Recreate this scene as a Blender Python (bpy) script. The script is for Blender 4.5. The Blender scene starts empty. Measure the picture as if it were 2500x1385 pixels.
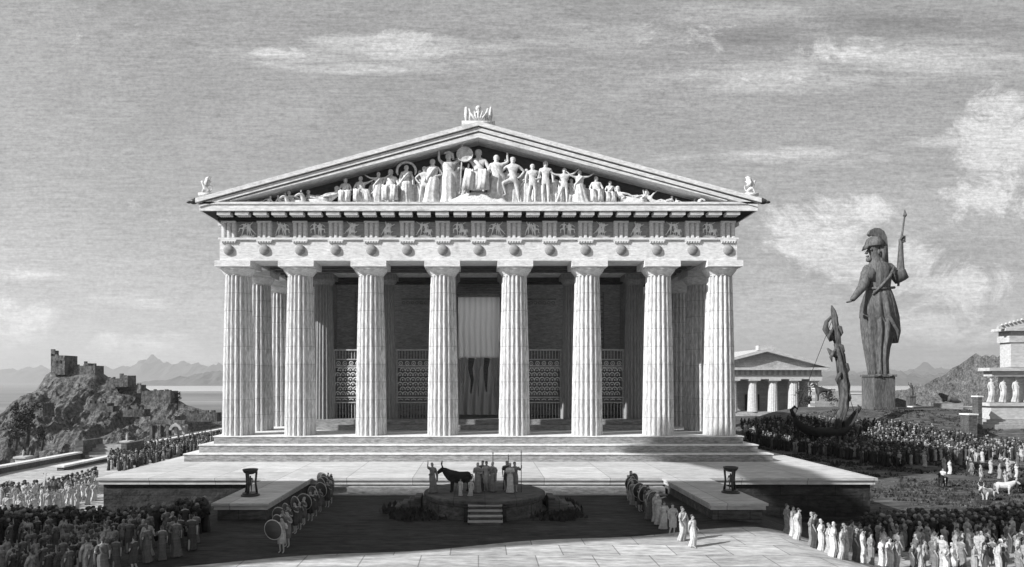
import bpy, bmesh, math, random
from mathutils import Vector, noise as mnoise, Matrix
R = random.Random(7)
PI = math.pi
scn = bpy.context.scene
COL = scn.collection
S = 1.5            # one drawing unit = 1.5 m
EYE = 3.22
DC = 40.0          # distance from the eye to the front columns, in units
F = 1632.0
CX, HY = 1168.0, 930.0
def at(px, py, D): return Vector(((px-CX)*D/F, D-DC, EYE-(py-HY)*D/F))
def xat(px, D): return (px-CX)*D/F
def on(px, py, z):                     # point on a level z under a pixel
    D = (EYE-z)*F/(py-HY); return Vector((xat(px, D), D-DC, z))
def lerp(a, b, t): return a+(b-a)*t
def sstep(a, b, x):
    t = max(0, min(1, (x-a)/(b-a))); return t*t*(3-2*t)

# ------------------------------------------------------------------ materials
def mat(name, v, var=.15, sc=2., st=(1, 1, 1), rough=.85, bump=.15, bsc=None, brick=None, plane='XZ', rnd=0, spec=.25, metal=0, attr=None, mort=.55, stain=0., bricvar=.12, grain=.5, gs=9., gst=(.3, 1, 1.3), bd=.05, A=.64):
    v *= A
    m = bpy.data.materials.new(name); m.use_nodes = True
    nt = m.node_tree; N = nt.nodes; L = nt.links
    b = N['Principled BSDF']; b.inputs['Roughness'].default_value = rough
    b.inputs['Specular IOR Level'].default_value = spec; b.inputs['Metallic'].default_value = metal
    tc = N.new('ShaderNodeTexCoord'); mp = N.new('ShaderNodeMapping'); L.new(tc.outputs['Object'], mp.inputs[0])
    mp.inputs['Scale'].default_value = st
    def noise(s, d=6, r=.62):
        n = N.new('ShaderNodeTexNoise'); n.inputs['Scale'].default_value = s; n.inputs['Detail'].default_value = d; n.inputs['Roughness'].default_value = r
        L.new(mp.outputs[0], n.inputs['Vector']); return n
    def math_(op, a, c, clamp=False):
        n = N.new('ShaderNodeMath'); n.operation = op; n.use_clamp = clamp
        for i, q in enumerate((a, c)):
            if isinstance(q, (int, float)): n.inputs[i].default_value = q
            else: L.new(q, n.inputs[i])
        return n.outputs[0]
    n1 = noise(sc); n2 = noise(sc*.22, 4)
    f = math_('ADD', math_('MULTIPLY', n1.outputs[0], .6), math_('MULTIPLY', n2.outputs[0], .4))
    f = math_('MULTIPLY', math_('SUBTRACT', f, .5), var*5)
    f = math_('ADD', f, 1.0)
    val = math_('MULTIPLY', f, v)
    if stain:
        n3 = noise(sc*.5, 5, .7)
        s_ = math_('MULTIPLY', math_('SUBTRACT', n3.outputs[0], .56, ), 9, True)
        val = math_('MULTIPLY', val, math_('SUBTRACT', 1.0, math_('MULTIPLY', s_, stain)))
    height = n1.outputs[0]
    if brick:
        sp = N.new('ShaderNodeSeparateXYZ'); L.new(tc.outputs['Object'], sp.inputs[0])
        cb = N.new('ShaderNodeCombineXYZ')
        order = {'XZ': ('X', 'Z'), 'XY': ('X', 'Y'), 'YZ': ('Y', 'Z'), 'YX': ('Y', 'X')}[plane]
        L.new(sp.outputs[order[0]], cb.inputs[0]); L.new(sp.outputs[order[1]], cb.inputs[1])
        br = N.new('ShaderNodeTexBrick'); L.new(cb.outputs[0], br.inputs[0]); br.inputs['Scale'].default_value = 1
        br.inputs['Brick Width'].default_value = brick[0]; br.inputs['Row Height'].default_value = brick[1]
        br.inputs['Mortar Size'].default_value = brick[2] if len(brick) > 2 else .012; br.inputs['Mortar Smooth'].default_value = .3
        br.inputs['Color1'].default_value = (1-bricvar,)*3+(1,); br.inputs['Color2'].default_value = (1+bricvar,)*3+(1,); br.inputs['Mortar'].default_value = (mort,)*3+(1,)
        bw = N.new('ShaderNodeRGBToBW'); L.new(br.outputs['Color'], bw.inputs[0])
        val = math_('MULTIPLY', val, bw.outputs[0])
    if rnd:
        oi = N.new('ShaderNodeObjectInfo')
        val = math_('MULTIPLY', val, math_('ADD', math_('MULTIPLY', oi.outputs['Random'], rnd*2), 1-rnd))
    if attr:
        at_ = N.new('ShaderNodeAttribute'); at_.attribute_name = attr
        val = math_('MULTIPLY', val, at_.outputs['Fac'])
    if grain:
        mg = N.new('ShaderNodeMapping'); L.new(tc.outputs['Object'], mg.inputs[0]); mg.inputs['Scale'].default_value = gst
        ng = N.new('ShaderNodeTexNoise'); ng.inputs['Scale'].default_value = gs; ng.inputs['Detail'].default_value = 3; ng.inputs['Roughness'].default_value = .7; L.new(mg.outputs[0], ng.inputs['Vector'])
        val = math_('MULTIPLY', val, math_('ADD', 1.0, math_('MULTIPLY', math_('SUBTRACT', ng.outputs[0], .5), grain*3)))
    val = math_('MINIMUM', val, .88); val = math_('MAXIMUM', val, .008)
    cc = N.new('ShaderNodeCombineXYZ')
    for i in range(3): L.new(val, cc.inputs[i])
    L.new(cc.outputs[0], b.inputs['Base Color'])
    if bump:
        bp = N.new('ShaderNodeBump'); bp.inputs['Strength'].default_value = bump; bp.inputs['Distance'].default_value = bd
        n4 = noise(bsc or sc*3, 5); L.new(n4.outputs[0], bp.inputs['Height']); L.new(bp.outputs[0], b.inputs['Normal'])
    return m
M = dict(
    marble=mat('pale_marble', .84, .14, 2.2, (1, 1, .8), bump=.35, stain=.26, A=.78, grain=.42),
    shaft=mat('column_marble', .80, .24, 6, (2.4, 2.4, .10), bump=.35, stain=.3, brick=(40, 1.05, .016), mort=.6, bricvar=.05, A=.66, grain=.75, gs=10, gst=(1.6, 1.6, .22)),
    innershaft=mat('shaded_shaft_marble', .42, .3, 6, (2.4, 2.4, .10), bump=.3, stain=.3, grain=.5, gs=10, gst=(1.6, 1.6, .25)),  # darker copy of the column marble; porch shadow is in its colour
    panelrelief=mat('panel_relief', .92, .12, 6, bump=.3, A=.95, grain=.3, gs=14),
    step=mat('step_marble', .42, .3, 6, (.5, 1, 2.5), bump=.5, brick=(2.1, .45, .008), stain=.25, mort=.8, bricvar=.05, grain=.7, gs=10),
    relief=mat('relief_marble', .86, .12, 6, bump=.3, stain=.12, A=.66, grain=.6, gs=14, gst=(1, 1, .7)),
    metope=mat('metope_ground', .52, .12, 5, bump=.2, grain=.5, gs=16),
    mouldshade=mat('moulding_shade_tone', .035, .2, 4, bump=.2),  # shadow under the cornice put into the colour of bed and soffit
    tymp=mat('tympanum_ground', .12, .15, 3, bump=.2),
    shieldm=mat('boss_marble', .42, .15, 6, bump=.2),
    cella=mat('painted_wall', .9, .25, 5, (1, 1, 2.5), bump=.3, stain=.2),
    ceil=mat('ceiling_wood', .2, .2, 3, bump=.2),
    bronze=mat('dark_bronze', .05, .25, 5, rough=.5, spec=.5, bump=.2),
    screen=mat('screen_bronze', .42, .2, 6, rough=.6, bump=.2, A=.9),
    curtain=mat('woven_curtain', .86, .12, 4, (3, 3, .4), bump=.2, A=.95, grain=.3),
    terrtop=mat('terrace_paving', .64, .22, 3, (.25, 1, 1), bump=.25, brick=(4.4, 3.1, .02), plane='YX', stain=.16, mort=.5, bricvar=.12, A=.72, grain=.4, gs=6),
    dwall=mat('shade_dark_masonry', .05, .6, 1.6, bump=.6, bsc=3, brick=(2.6, .55, .02), stain=.35, grain=.9, gs=7, bd=.2),  # shade on the terrace walls put into the stone colour
    lwall=mat('wing_masonry', .14, .55, 2.2, bump=.5, bsc=3, brick=(1.2, .5, .02), stain=.25, grain=.8, gs=7, bd=.15),
    pave=mat('court_paving', .56, .4, 3.5, (.22, 1.3, 1), bump=.4, brick=(1.7, 1.25, .022), plane='XY', stain=.35, mort=.5, bricvar=.14, A=.70, grain=.6, gs=6),
    court=mat('court_shade', .055, .95, 3.2, (.35, 1.4, 1), bump=.9, stain=.4, brick=(1.6, 1.1, .012), plane='XY', mort=.8, bricvar=.06, grain=.9, gs=7),  # court shadow painted in as a near-black floor colour
    earth=mat('trodden_earth', .12, .9, 2.2, (.22, 1.3, 1), bump=.8, bsc=2.5, stain=.4, grain=1.1, gs=3.5, bd=.25),
    rock=mat('rough_rock', .15, 1., 1.3, (1, 1, .6), bump=1., bsc=1.2, stain=.5, grain=1.2, gs=2., gst=(1, 1, 1), bd=.6),
    plain=mat('plain_land', .30, .8, .012, (.25, 1.6, 1), bump=0, stain=.5, grain=0),
    sea=mat('calm_sea', .62, .05, .002, (.3, 1, 1), bump=0, rough=.45, grain=0, A=.8),
    farhill=mat('distant_hill', .13, .35, .006, bump=0, stain=.3, grain=.8, gs=.03, gst=(1, 1, 1)),
    greystat=mat('weathered_bronze', .12, .6, 1.6, (2, 2, .3), bump=.8, rough=.75, stain=.45, grain=.9, gs=4, gst=(1.5, 1.5, .4), A=.8),
    palest=mat('far_marble', .56, .10, 2, bump=.15, stain=.06, A=.8, grain=.4, gs=4),
    palewall=mat('pale_masonry', .55, .15, 2, bump=.2, brick=(1.6, .5, .015), stain=.15),
    skin=mat('skin', .48, .1, 9, bump=.05, rnd=.25, grain=0),
    hair=mat('hair', .09, .2, 20, (3, 3, .5), bump=.1, rnd=.6, grain=0),
    wrobe=mat('white_robe', .72, .18, 10, (4, 4, .5), bump=.2, rnd=.2, A=.62),
    grobe=mat('grey_robe', .42, .25, 10, (4, 4, .5), bump=.2, rnd=.45),
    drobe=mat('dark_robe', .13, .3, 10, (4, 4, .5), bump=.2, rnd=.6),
    crowd=mat('crowd_clothes', .5, .3, 8, (2, 2, .6), bump=.2, attr='tone'),
    leaf=mat('dark_foliage', .05, .5, 5, bump=.3, rnd=.2),
    bark=mat('bark', .08, .3, 6, (3, 3, .5), bump=.4),
    wood=mat('dark_wood', .045, .3, 5, (1, 1, 1), bump=.3),
    sail=mat('furled_cloth', .12, .35, 2.5, (2, 2, .5), bump=.4, stain=.3, grain=1., gs=4, gst=(1.5, 1.5, .4)),
    lightcoat=mat('pale_coat', .65, .15, 6, bump=.1), darkcoat=mat('dark_coat', .035, .2, 6, bump=.1),
)

M['drape'] = mat('grey_drapery', .5, .4, 3, (3, 3, .5), bump=.3)
for cm, tv in ((M['curtain'].node_tree, .98), (M['drape'].node_tree, .42)):
    tl = cm.nodes.new('ShaderNodeBsdfTranslucent'); tl.inputs[0].default_value = (tv, tv, tv, 1)
    mxs = cm.nodes.new('ShaderNodeMixShader'); mxs.inputs[0].default_value = .9
    cm.links.new(cm.nodes['Principled BSDF'].outputs[0], mxs.inputs[1]); cm.links.new(tl.outputs[0], mxs.inputs[2]); cm.links.new(mxs.outputs[0], cm.nodes['Material Output'].inputs[0])
# ------------------------------------------------------------------ mesh building
class MB:
    def __init__(s): s.v = []; s.f = []; s.tone = []
    def add(s, vs, fs, tone=1.):
        o = len(s.v); s.v += [tuple(p) for p in vs]; s.f += [tuple(i+o for i in f) for f in fs]; s.tone += [tone]*len(vs)
        return s
    def box(s, x0, x1, y0, y1, z0, z1):
        return s.add([(x0, y0, z0), (x1, y0, z0), (x1, y1, z0), (x0, y1, z0), (x0, y0, z1), (x1, y0, z1), (x1, y1, z1), (x0, y1, z1)],
                     [(0, 3, 2, 1), (4, 5, 6, 7), (0, 1, 5, 4), (1, 2, 6, 5), (2, 3, 7, 6), (3, 0, 4, 7)])
    def prism(s, poly, a, b, axis='y'):      # polygon (u,w) swept between a and b
        n = len(poly)
        def P(u, w, c): return {'y': (u, c, w), 'x': (c, u, w), 'z': (u, w, c)}[axis]
        vs = [P(u, w, a) for u, w in poly]+[P(u, w, b) for u, w in poly]
        return s.add(vs, [tuple(range(n)), tuple(range(2*n-1, n-1, -1))]+[(i, i+n, (i+1) % n+n, (i+1) % n) for i in range(n)])
    def rings(s, rs, cap=True, tone=1.):     # list of rings of points
        n = len(rs[0]); vs = [p for r in rs for p in r]; fs = []
        for k in range(len(rs)-1):
            for i in range(n):
                j = (i+1) % n; fs.append((k*n+i, k*n+j, (k+1)*n+j, (k+1)*n+i))
        if cap: fs += [tuple(range(n-1, -1, -1)), tuple(range((len(rs)-1)*n, len(rs)*n))]
        return s.add(vs, fs, tone)
    def lathe(s, prof, n=24, c=(0, 0, 0), fn=None, cap=True, tone=1.):
        rs = []
        for r, z in prof:
            rs.append([(c[0]+r*(fn(a, z) if fn else 1)*math.cos(a), c[1]+r*(fn(a, z) if fn else 1)*math.sin(a), c[2]+z) for a in [2*PI*i/n for i in range(n)]])
        return s.rings(rs, cap, tone)
    def tube(s, pts, rad, n=8):
        pts = [Vector(p) for p in pts]; rs = []
        if isinstance(rad, (int, float)): rad = [rad]*len(pts)
        for i, p in enumerate(pts):
            d = (pts[min(i+1, len(pts)-1)]-pts[max(i-1, 0)]).normalized()
            u = d.cross(Vector((0, 1, 0)) if abs(d.y) < .9 else Vector((1, 0, 0))).normalized(); w = d.cross(u)
            rs.append([p+(u*math.cos(a)+w*math.sin(a))*rad[i] for a in [2*PI*k/n for k in range(n)]])
        return s.rings(rs)
    def ball(s, c, r, n=10, m=6, sq=(1, 1, 1), tone=1.):
        rs = []
        for k in range(m+1):
            t = PI*(k+.0)/m; t = max(.12, min(PI-.12, t))
            rs.append([(c[0]+sq[0]*r*math.sin(t)*math.cos(a), c[1]+sq[1]*r*math.sin(t)*math.sin(a), c[2]-sq[2]*r*math.cos(t)) for a in [2*PI*i/n for i in range(n)]])
        return s.rings(rs, True, tone)
    def mesh(s, m, data, smooth=False, tone=False):
        me = bpy.data.meshes.new(m); me.from_pydata(s.v, [], s.f); me.validate()
        bm = bmesh.new(); bm.from_mesh(me); bmesh.ops.recalc_face_normals(bm, faces=bm.faces); bm.to_mesh(me); bm.free()
        if smooth:
            for p in me.polygons: p.use_smooth = True
        if tone:
            a = me.attributes.new('tone', 'FLOAT', 'POINT')
            for i, t in enumerate(s.tone): a.data[i].value = t
        me.materials.append(data); return me
    def obj(s, name, m, parent=None, smooth=False, tone=False, loc=None):
        me = s.mesh(name, m, smooth, tone)
        return link(name, me, parent, loc)
def link(name, me, parent=None, loc=None):
    o = bpy.data.objects.new(name, me); COL.objects.link(o)
    if parent: o.parent = parent
    if loc is not None: o.location = loc
    return o
def tag(o, label, cat=None, group=None, kind=None):
    if label: o['label'] = label
    if cat: o['category'] = cat
    if group: o['group'] = group
    if kind: o['kind'] = kind
    return o
def thing(name, label, cat, loc=(0, 0, 0), rz=0, group=None):
    o = bpy.data.objects.new(name, None); COL.objects.link(o); o.location = loc; o.rotation_euler.z = rz
    o.empty_display_size = .3
    return tag(o, label, cat, group)
def copy_tree(o, parent=None):
    c = o.copy(); COL.objects.link(c)
    if parent: c.parent = parent
    for ch in [x for x in o.children]: copy_tree(ch, c)
    return c

# ------------------------------------------------------------------ figures: skinned skeletons
BASE = dict(pelvis=(0, 0, .53, .070), spine=(0, 0, .63, .062), chest=(0, 0, .745, .080), neck=(0, 0, .835, .03), head=(0, -.005, .895, .05), crown=(0, .005, .94, .045),
    shL=(-.105, 0, .79, .038), elL=(-.15, .01, .64, .027), wrL=(-.155, -.06, .52, .018), haL=(-.155, -.08, .475, .018),
    shR=(.105, 0, .79, .038), elR=(.15, .01, .64, .027), wrR=(.155, -.06, .52, .018), haR=(.155, -.08, .475, .018),
    hipL=(-.05, 0, .49, .055), knL=(-.06, -.015, .28, .036), anL=(-.06, .01, .05, .021), toL=(-.07, -.07, .018, .017),
    hipR=(.05, 0, .49, .055), knR=(.06, -.015, .28, .036), anR=(.06, .01, .05, .021), toR=(.07, -.07, .018, .017))
EDGES = [('pelvis', 'spine'), ('spine', 'chest'), ('chest', 'neck'), ('neck', 'head'), ('head', 'crown')]
for q in 'LR': EDGES += [('chest', 'sh'+q), ('sh'+q, 'el'+q), ('el'+q, 'wr'+q), ('wr'+q, 'ha'+q), ('pelvis', 'hip'+q), ('hip'+q, 'kn'+q), ('kn'+q, 'an'+q), ('an'+q, 'to'+q)]
def P_(**k):
    d = dict(BASE)
    for n, v in k.items(): d[n] = (v[0], v[1], v[2], BASE[n][3])
    return d
def shift(d, names, dv):
    for n in names: v = d[n]; d[n] = (v[0]+dv[0], v[1]+dv[1], v[2]+dv[2], v[3])
    return d
UP = ['pelvis', 'spine', 'chest', 'neck', 'head', 'crown', 'shL', 'elL', 'wrL', 'haL', 'shR', 'elR', 'wrR', 'haR', 'hipL', 'hipR']
POSES = {
 'stand': P_(),
 'contra': P_(pelvis=(.02, 0, .53), knL=(-.08, -.06, .29), anL=(-.1, .03, .06), toL=(-.12, -.05, .02), elR=(.19, .02, .66), wrR=(.1, -.08, .6), haR=(.06, -.1, .6)),
 'armupL': P_(elL=(-.21, -.01, .84), wrL=(-.2, -.02, .98), haL=(-.2, -.02, 1.03), knR=(.1, -.05, .3), anR=(.13, .02, .06), toR=(.17, -.05, .02)),
 'armsout': P_(elL=(-.23, -.02, .8), wrL=(-.35, -.03, .87), haL=(-.39, -.03, .9), elR=(.22, -.02, .82), wrR=(.33, -.03, .93), haR=(.37, -.03, .95), knL=(-.12, -.06, .3), anL=(-.2, .02, .06), toL=(-.26, -.03, .03)),
 'stride': P_(pelvis=(.02, 0, .53), chest=(.0, 0, .745), hipL=(-.03, -.02, .5), knL=(-.2, -.07, .42), anL=(-.14, -.03, .2), toL=(-.21, -.06, .17), elL=(-.2, 0, .7), wrL=(-.25, -.05, .6), haL=(-.26, -.06, .56), elR=(.22, .03, .68), wrR=(.13, 0, .56), haR=(.09, -.03, .54), knR=(.09, 0, .28), anR=(.12, .02, .05), toR=(.14, -.07, .02)),
 'shieldarm': P_(elL=(-.18, -.02, .72), wrL=(-.13, -.14, .68), haL=(-.11, -.17, .68), elR=(.18, .02, .66), wrR=(.19, -.1, .7), haR=(.19, -.12, .73)),
 'spear': P_(elR=(.2, -.02, .7), wrR=(.22, -.09, .82), haR=(.22, -.1, .85)),
 'carry': P_(elL=(-.15, -.02, .64), wrL=(-.08, -.14, .66), haL=(-.05, -.17, .67), elR=(.15, -.02, .64), wrR=(.08, -.14, .66), haR=(.05, -.17, .67)),
 'walk': P_(knL=(-.06, -.1, .29), anL=(-.06, -.1, .06), toL=(-.07, -.19, .03), knR=(.06, .02, .28), anR=(.06, .12, .07), toR=(.07, .06, .02), elL=(-.15, .04, .65), wrL=(-.15, .06, .52), haL=(-.15, .05, .47), wrR=(.15, -.1, .55), haR=(.15, -.13, .51)),
}
_s = dict(BASE); shift(_s, UP, (0, .05, -.2))
for q, sg in (('L', -1), ('R', 1)):
    _s['kn'+q] = (sg*.09, -.17, .34, .04); _s['an'+q] = (sg*.07, -.15, .07, .023); _s['to'+q] = (sg*.08, -.22, .03, .018)
    _s['el'+q] = (sg*.17, 0, .43, .027); _s['wr'+q] = (sg*.12, -.13, .37, .019); _s['ha'+q] = (sg*.1, -.16, .36, .018)
POSES['seated'] = _s
_t = dict(_s); _t['elL'] = (-.22, 0, .66, .027); _t['wrL'] = (-.25, -.02, .8, .019); _t['haL'] = (-.25, -.02, .85, .018); _t['knL'] = (-.14, -.15, .36, .04); _t['anL'] = (-.16, -.1, .08, .023); _t['toL'] = (-.22, -.14, .03, .018)
POSES['throne'] = _t
_u = dict(_s); _u['elR'] = (.2, -.02, .6, .027); _u['wrR'] = (.31, -.03, .66, .019); _u['haR'] = (.35, -.03, .69, .018); _u['knR'] = (.17, -.12, .33, .04); _u['anR'] = (.22, -.08, .07, .023); _u['toR'] = (.3, -.1, .03, .018)
POSES['sitreach'] = _u
POSES['recline'] = dict(pelvis=(0, 0, .09, .075), spine=(-.09, 0, .14, .065), chest=(-.17, 0, .23, .08), neck=(-.2, 0, .31, .03), head=(-.21, -.01, .375, .05), crown=(-.21, 0, .42, .045),
    shL=(-.25, 0, .25, .038), elL=(-.31, -.03, .12, .027), wrL=(-.37, -.06, .05, .018), haL=(-.4, -.06, .04, .018), shR=(-.1, -.04, .27, .038), elR=(.02, -.06, .25, .027), wrR=(.12, -.07, .2, .018), haR=(.16, -.07, .19, .018),
    hipL=(.05, .03, .09, .058), knL=(.25, .03, .17, .04), anL=(.45, .02, .05, .023), toL=(.52, .02, .06, .018), hipR=(.05, -.04, .08, .058), knR=(.22, -.06, .07, .04), anR=(.42, -.05, .04, .023), toR=(.5, -.05, .05, .018))
_w = dict(POSES['recline']); _w['elR'] = (-.02, -.04, .38, .027); _w['wrR'] = (.08, -.05, .46, .018); _w['haR'] = (.12, -.05, .49, .018); _w['elL'] = (-.33, -.02, .36, .027); _w['wrL'] = (-.36, -.03, .48, .018); _w['haL'] = (-.36, -.03, .52, .018)
POSES['swim'] = _w
POSES['ride'] = P_(**{k: (v[0], v[1], v[2]) for k, v in BASE.items() if k in UP}, knL=(-.15, -.12, .38), anL=(-.17, -.05, .2), toL=(-.18, -.12, .17), knR=(.15, -.12, .38), anR=(.17, -.05, .2), toR=(.18, -.12, .17), )
POSES['ride']['wrL'] = (-.08, -.16, .6, .018); POSES['ride']['haL'] = (-.05, -.2, .6, .018); POSES['ride']['wrR'] = (.08, -.16, .6, .018); POSES['ride']['haR'] = (.05, -.2, .6, .018)

def skinmesh(verts, edges, root=0, sub=1):
    me = bpy.data.meshes.new('tmp'); me.from_pydata([v[:3] for v in verts], edges, [])
    o = bpy.data.objects.new('tmp', me); COL.objects.link(o)
    o.modifiers.new('s', 'SKIN')
    if not me.skin_vertices: bpy.context.view_layer.update()
    sv = me.skin_vertices[0].data
    for i, v in enumerate(verts):
        r = v[3]; r = r if isinstance(r, tuple) else (r, r)
        sv[i].radius = r; sv[i].use_root = (i == root)
    if sub:
        k = o.modifiers.new('u', 'SUBSURF'); k.levels = sub; k.render_levels = sub
    bpy.context.view_layer.update()
    dg = bpy.context.evaluated_depsgraph_get(); ev = o.evaluated_get(dg); m2 = ev.to_mesh()
    vs = [tuple(v.co) for v in m2.vertices]; fs = [tuple(p.vertices) for p in m2.polygons]
    ev.to_mesh_clear(); bpy.data.objects.remove(o); bpy.data.meshes.remove(me)
    return vs, fs
_cache = {}
def figdata(pose, sub=1):
    k = (pose, sub)
    if k not in _cache:
        d = POSES[pose]; names = list(d); _cache[k] = skinmesh([d[n] for n in names], [(names.index(a), names.index(b)) for a, b in EDGES], names.index('pelvis'), sub)
    return _cache[k]
def face_bits(mb, d, hair=False):
    h = Vector(d['head'][:3])
    mb.ball((h.x, h.y-.05, h.z), .011, 6, 4, (.7, 1.3, 1.5))                    # nose
    for sx in (-1, 1): mb.ball((h.x+sx*.05, h.y+.0, h.z+.003), .013, 6, 4, (.5, .8, 1.3))   # ears
    mb.ball((h.x, h.y-.04, h.z-.035), .016, 6, 4, (1, .8, .7))                  # chin
def fingers(mb, d):
    for q in 'LR':
        w = Vector(d['wr'+q][:3]); a = Vector(d['ha'+q][:3]); dr = (a-w).normalized()
        si = dr.cross(Vector((0, 1, .2))).normalized(); bk = dr.cross(si)
        for k, ln in enumerate((.026, .031, .033, .028)):
            p = a+si*(.009*(k-1.5)*1.1)+dr*.008
            mb.tube([p, p+dr*ln*.6, p+dr*ln*.95+bk*.01], [.0052, .0048, .003], 5)
        p = a+si*.016-dr*.008
        mb.tube([p, p+si*.012+dr*.012, p+si*.012+dr*.026+bk*.008], [.006, .0055, .0035], 5)
def skirt(mb, d, top=.56, amp=.1, seed=0, hem='ankle', n=30, wide=1., upper=True):
    r = random.Random(seed)
    pel = Vector(d['pelvis'][:3]); kn = (Vector(d['knL'][:3])+Vector(d['knR'][:3]))/2; an = (Vector(d['anL'][:3])+Vector(d['anR'][:3]))/2
    kw = abs(d['knL'][0]-d['knR'][0])/2+.055; aw = abs(d['anL'][0]-d['anR'][0])/2+.07
    path = []
    if upper:
        ch = Vector(d['chest'][:3]); sp = Vector(d['spine'][:3]); nk = Vector(d['neck'][:3])
        path += [(nk+Vector((0, 0, -.02)), .045, .045, .0), (ch+Vector((0, 0, .05)), .115, .07, .15), (ch, .113, .09, .3), (sp, .095, .085, .3)]
    path += [(pel+Vector((0, 0, .04)), .105, .095, .5), (pel-Vector((0, 0, .03)), .118, .105, .6), (pel.lerp(kn, .55), lerp(.118, kw, .5)*wide, .11, .8), (kn-Vector((0, 0, .02)), kw*wide, .095, .9)] if hem != 'x' else [(pel, .11, .1, .5)]
    if hem == 'ankle': path += [(kn.lerp(an, .5), lerp(kw, aw, .5)*wide, .095, 1.), (an+Vector((0, 0, .01)), aw*1.08*wide, .11, 1.15), (an-Vector((0, 0, .03)), aw*1.12*wide, .115, 1.2)]
    ph = [r.uniform(0, 6.28) for _ in range(4)]; k1 = r.choice((7, 8, 9)); k2 = r.choice((12, 13, 15))
    rs = []
    for i, (c, rx, ry, w) in enumerate(path):
        ring = []
        for k in range(n):
            a = 2*PI*k/n; m = 1+amp*w*(math.sin(k1*a+ph[0]+i*.12)*.65+math.sin(k2*a+ph[1]-i*.2)*.35)
            ring.append((c.x+rx*m*math.cos(a), c.y+ry*m*math.sin(a), c.z))
        rs.append(ring)
    mb.rings(rs)
def statue_mesh(pose, drape=None, seed=0, sub=1, m='relief', extra=None, depth=1.):
    mb = MB(); vs, fs = figdata(pose, sub); mb.add(vs, fs); d = POSES[pose]
    face_bits(mb, d)
    mb.ball((d['crown'][0], d['crown'][1]+.012, d['crown'][2]-.005), .056, 10, 6)
    if drape and pose in ('seated', 'throne', 'sitreach', 'recline', 'swim'):
        rr = random.Random(seed); hp = Vector(d['pelvis'][:3])
        for q in 'LR':
            k_, a_ = Vector(d['kn'+q][:3]), Vector(d['an'+q][:3]); pts = [hp, hp.lerp(k_, .5), k_, k_.lerp(a_, .5), a_]; rs = []
            for i_, (c, ra) in enumerate(zip(pts, (.1, .09, .075, .075, .085))):
                dr = (pts[min(i_+1, 4)]-pts[max(i_-1, 0)]).normalized(); u = dr.orthogonal().normalized(); w = dr.cross(u)
                rs.append([c+(u*math.cos(t)+w*math.sin(t))*ra*(1+.22*math.sin(6*t+i_*.7+seed)) for t in [2*PI*j/20 for j in range(20)]])
            mb.rings(rs)
        kL, kR, aL, aR = (Vector(d[n][:3]) for n in ('knL', 'knR', 'anL', 'anR'))
        if pose not in ('recline', 'swim'):
            for t_ in (.25, .5, .75): mb.tube([kL.lerp(kR, t_)+Vector((0, .02, .02)), (kL.lerp(kR, t_)*.5+aL.lerp(aR, t_)*.5)+Vector((.01, .04, -.04*math.sin(PI*t_))), aL.lerp(aR, t_)+Vector((0, .05, 0))], [.05, .055, .06], 8)
            mb.tube([(0, .08, 0), (0, .08, .16), (0, .06, .3)], [.12, .1, .09], 8)
        if drape == 'full': skirt(mb, d, amp=.16, seed=seed, hem='x'); 
    elif drape: skirt(mb, d, amp=.2, seed=seed, hem='ankle', upper=(drape == 'full'))
    if drape:
        c = Vector(d['chest'][:3]); p = Vector(d['pelvis'][:3]); sg = 1 if seed % 2 else -1
        mb.tube([c+Vector((sg*.09, -.02, .06)), c+Vector((sg*.03, -.1, 0)), p+Vector((-sg*.06, -.1, .1)), p+Vector((-sg*.12, -.03, .04)), p+Vector((-sg*.14, -.02, -.15))], [.02, .028, .03, .035, .02], 8)
    if extra: extra(mb, d)
    if depth != 1: mb.v = [(x, y*depth, z) for x, y, z in mb.v]
    return mb.mesh('statue', M[m], True)

# people: body mesh (top level) > robe, hair
HUMAN = 1.12
def person_proto(pose, kind, seed):
    d = POSES[pose]; b = MB(); vs, fs = figdata(pose, 1); b.add(vs, fs); face_bits(b, d); fingers(b, d)
    me = b.mesh('person', M['skin'], True)
    rb = MB(); skirt(rb, d, amp=.14, seed=seed, hem='ankle' if kind != 'tunic' else 'knee', n=36)
    if kind == 'cloak':    # mantle over one shoulder, rolled round the waist
        c = Vector(d['chest'][:3]); p = Vector(d['pelvis'][:3])
        rb.tube([(c.x+.09, .03, c.z+.06), (c.x+.06, -.07, c.z+.03), (c.x-.03, -.105, c.z-.06), (p.x-.1, -.06, p.z+.06), (p.x-.1, .06, p.z+.05), (p.x, .11, p.z+.1), (c.x+.08, .07, c.z+.02)], [.022, .028, .026, .026, .024, .026, .024], 8)
        rb.tube([(c.x+.12, -.02, c.z+.03), (c.x+.17, -.06, c.z-.15), (c.x+.17, -.06, c.z-.38)], [.035, .045, .03], 8)
    for q in 'LR':         # short sleeves
        s0 = Vector(d['sh'+q][:3]); e = Vector(d['el'+q][:3]); rb.tube([s0, s0.lerp(e, .8)], [.05, .045], 10)
    rm = rb.mesh('robe', M['grobe'], True)
    hb = MB(); c = d['crown']; h = d['head']
    hb.ball((c[0], c[1]+.02, c[2]-.006), .054, 12, 8, (1, .95, .85)); hb.ball((h[0], h[1]+.045, h[2]-.01), .034, 10, 6)
    hm = hb.mesh('hair', M['hair'], True)
    return me, rm, hm
PROTO = [person_proto('stand', 'cloak', 1), person_proto('contra', 'cloak', 2), person_proto('carry', 'long', 3), person_proto('walk', 'long', 4), person_proto('armupL', 'cloak', 5),
         person_proto('shieldarm', 'tunic', 6), person_proto('spear', 'tunic', 7), person_proto('ride', 'tunic', 8)]
POSES['lean'] = P_(**{n: (v[0], v[1]-.12*max(0, v[2]-.5), v[2]) for n, v in POSES['contra'].items()})
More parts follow.
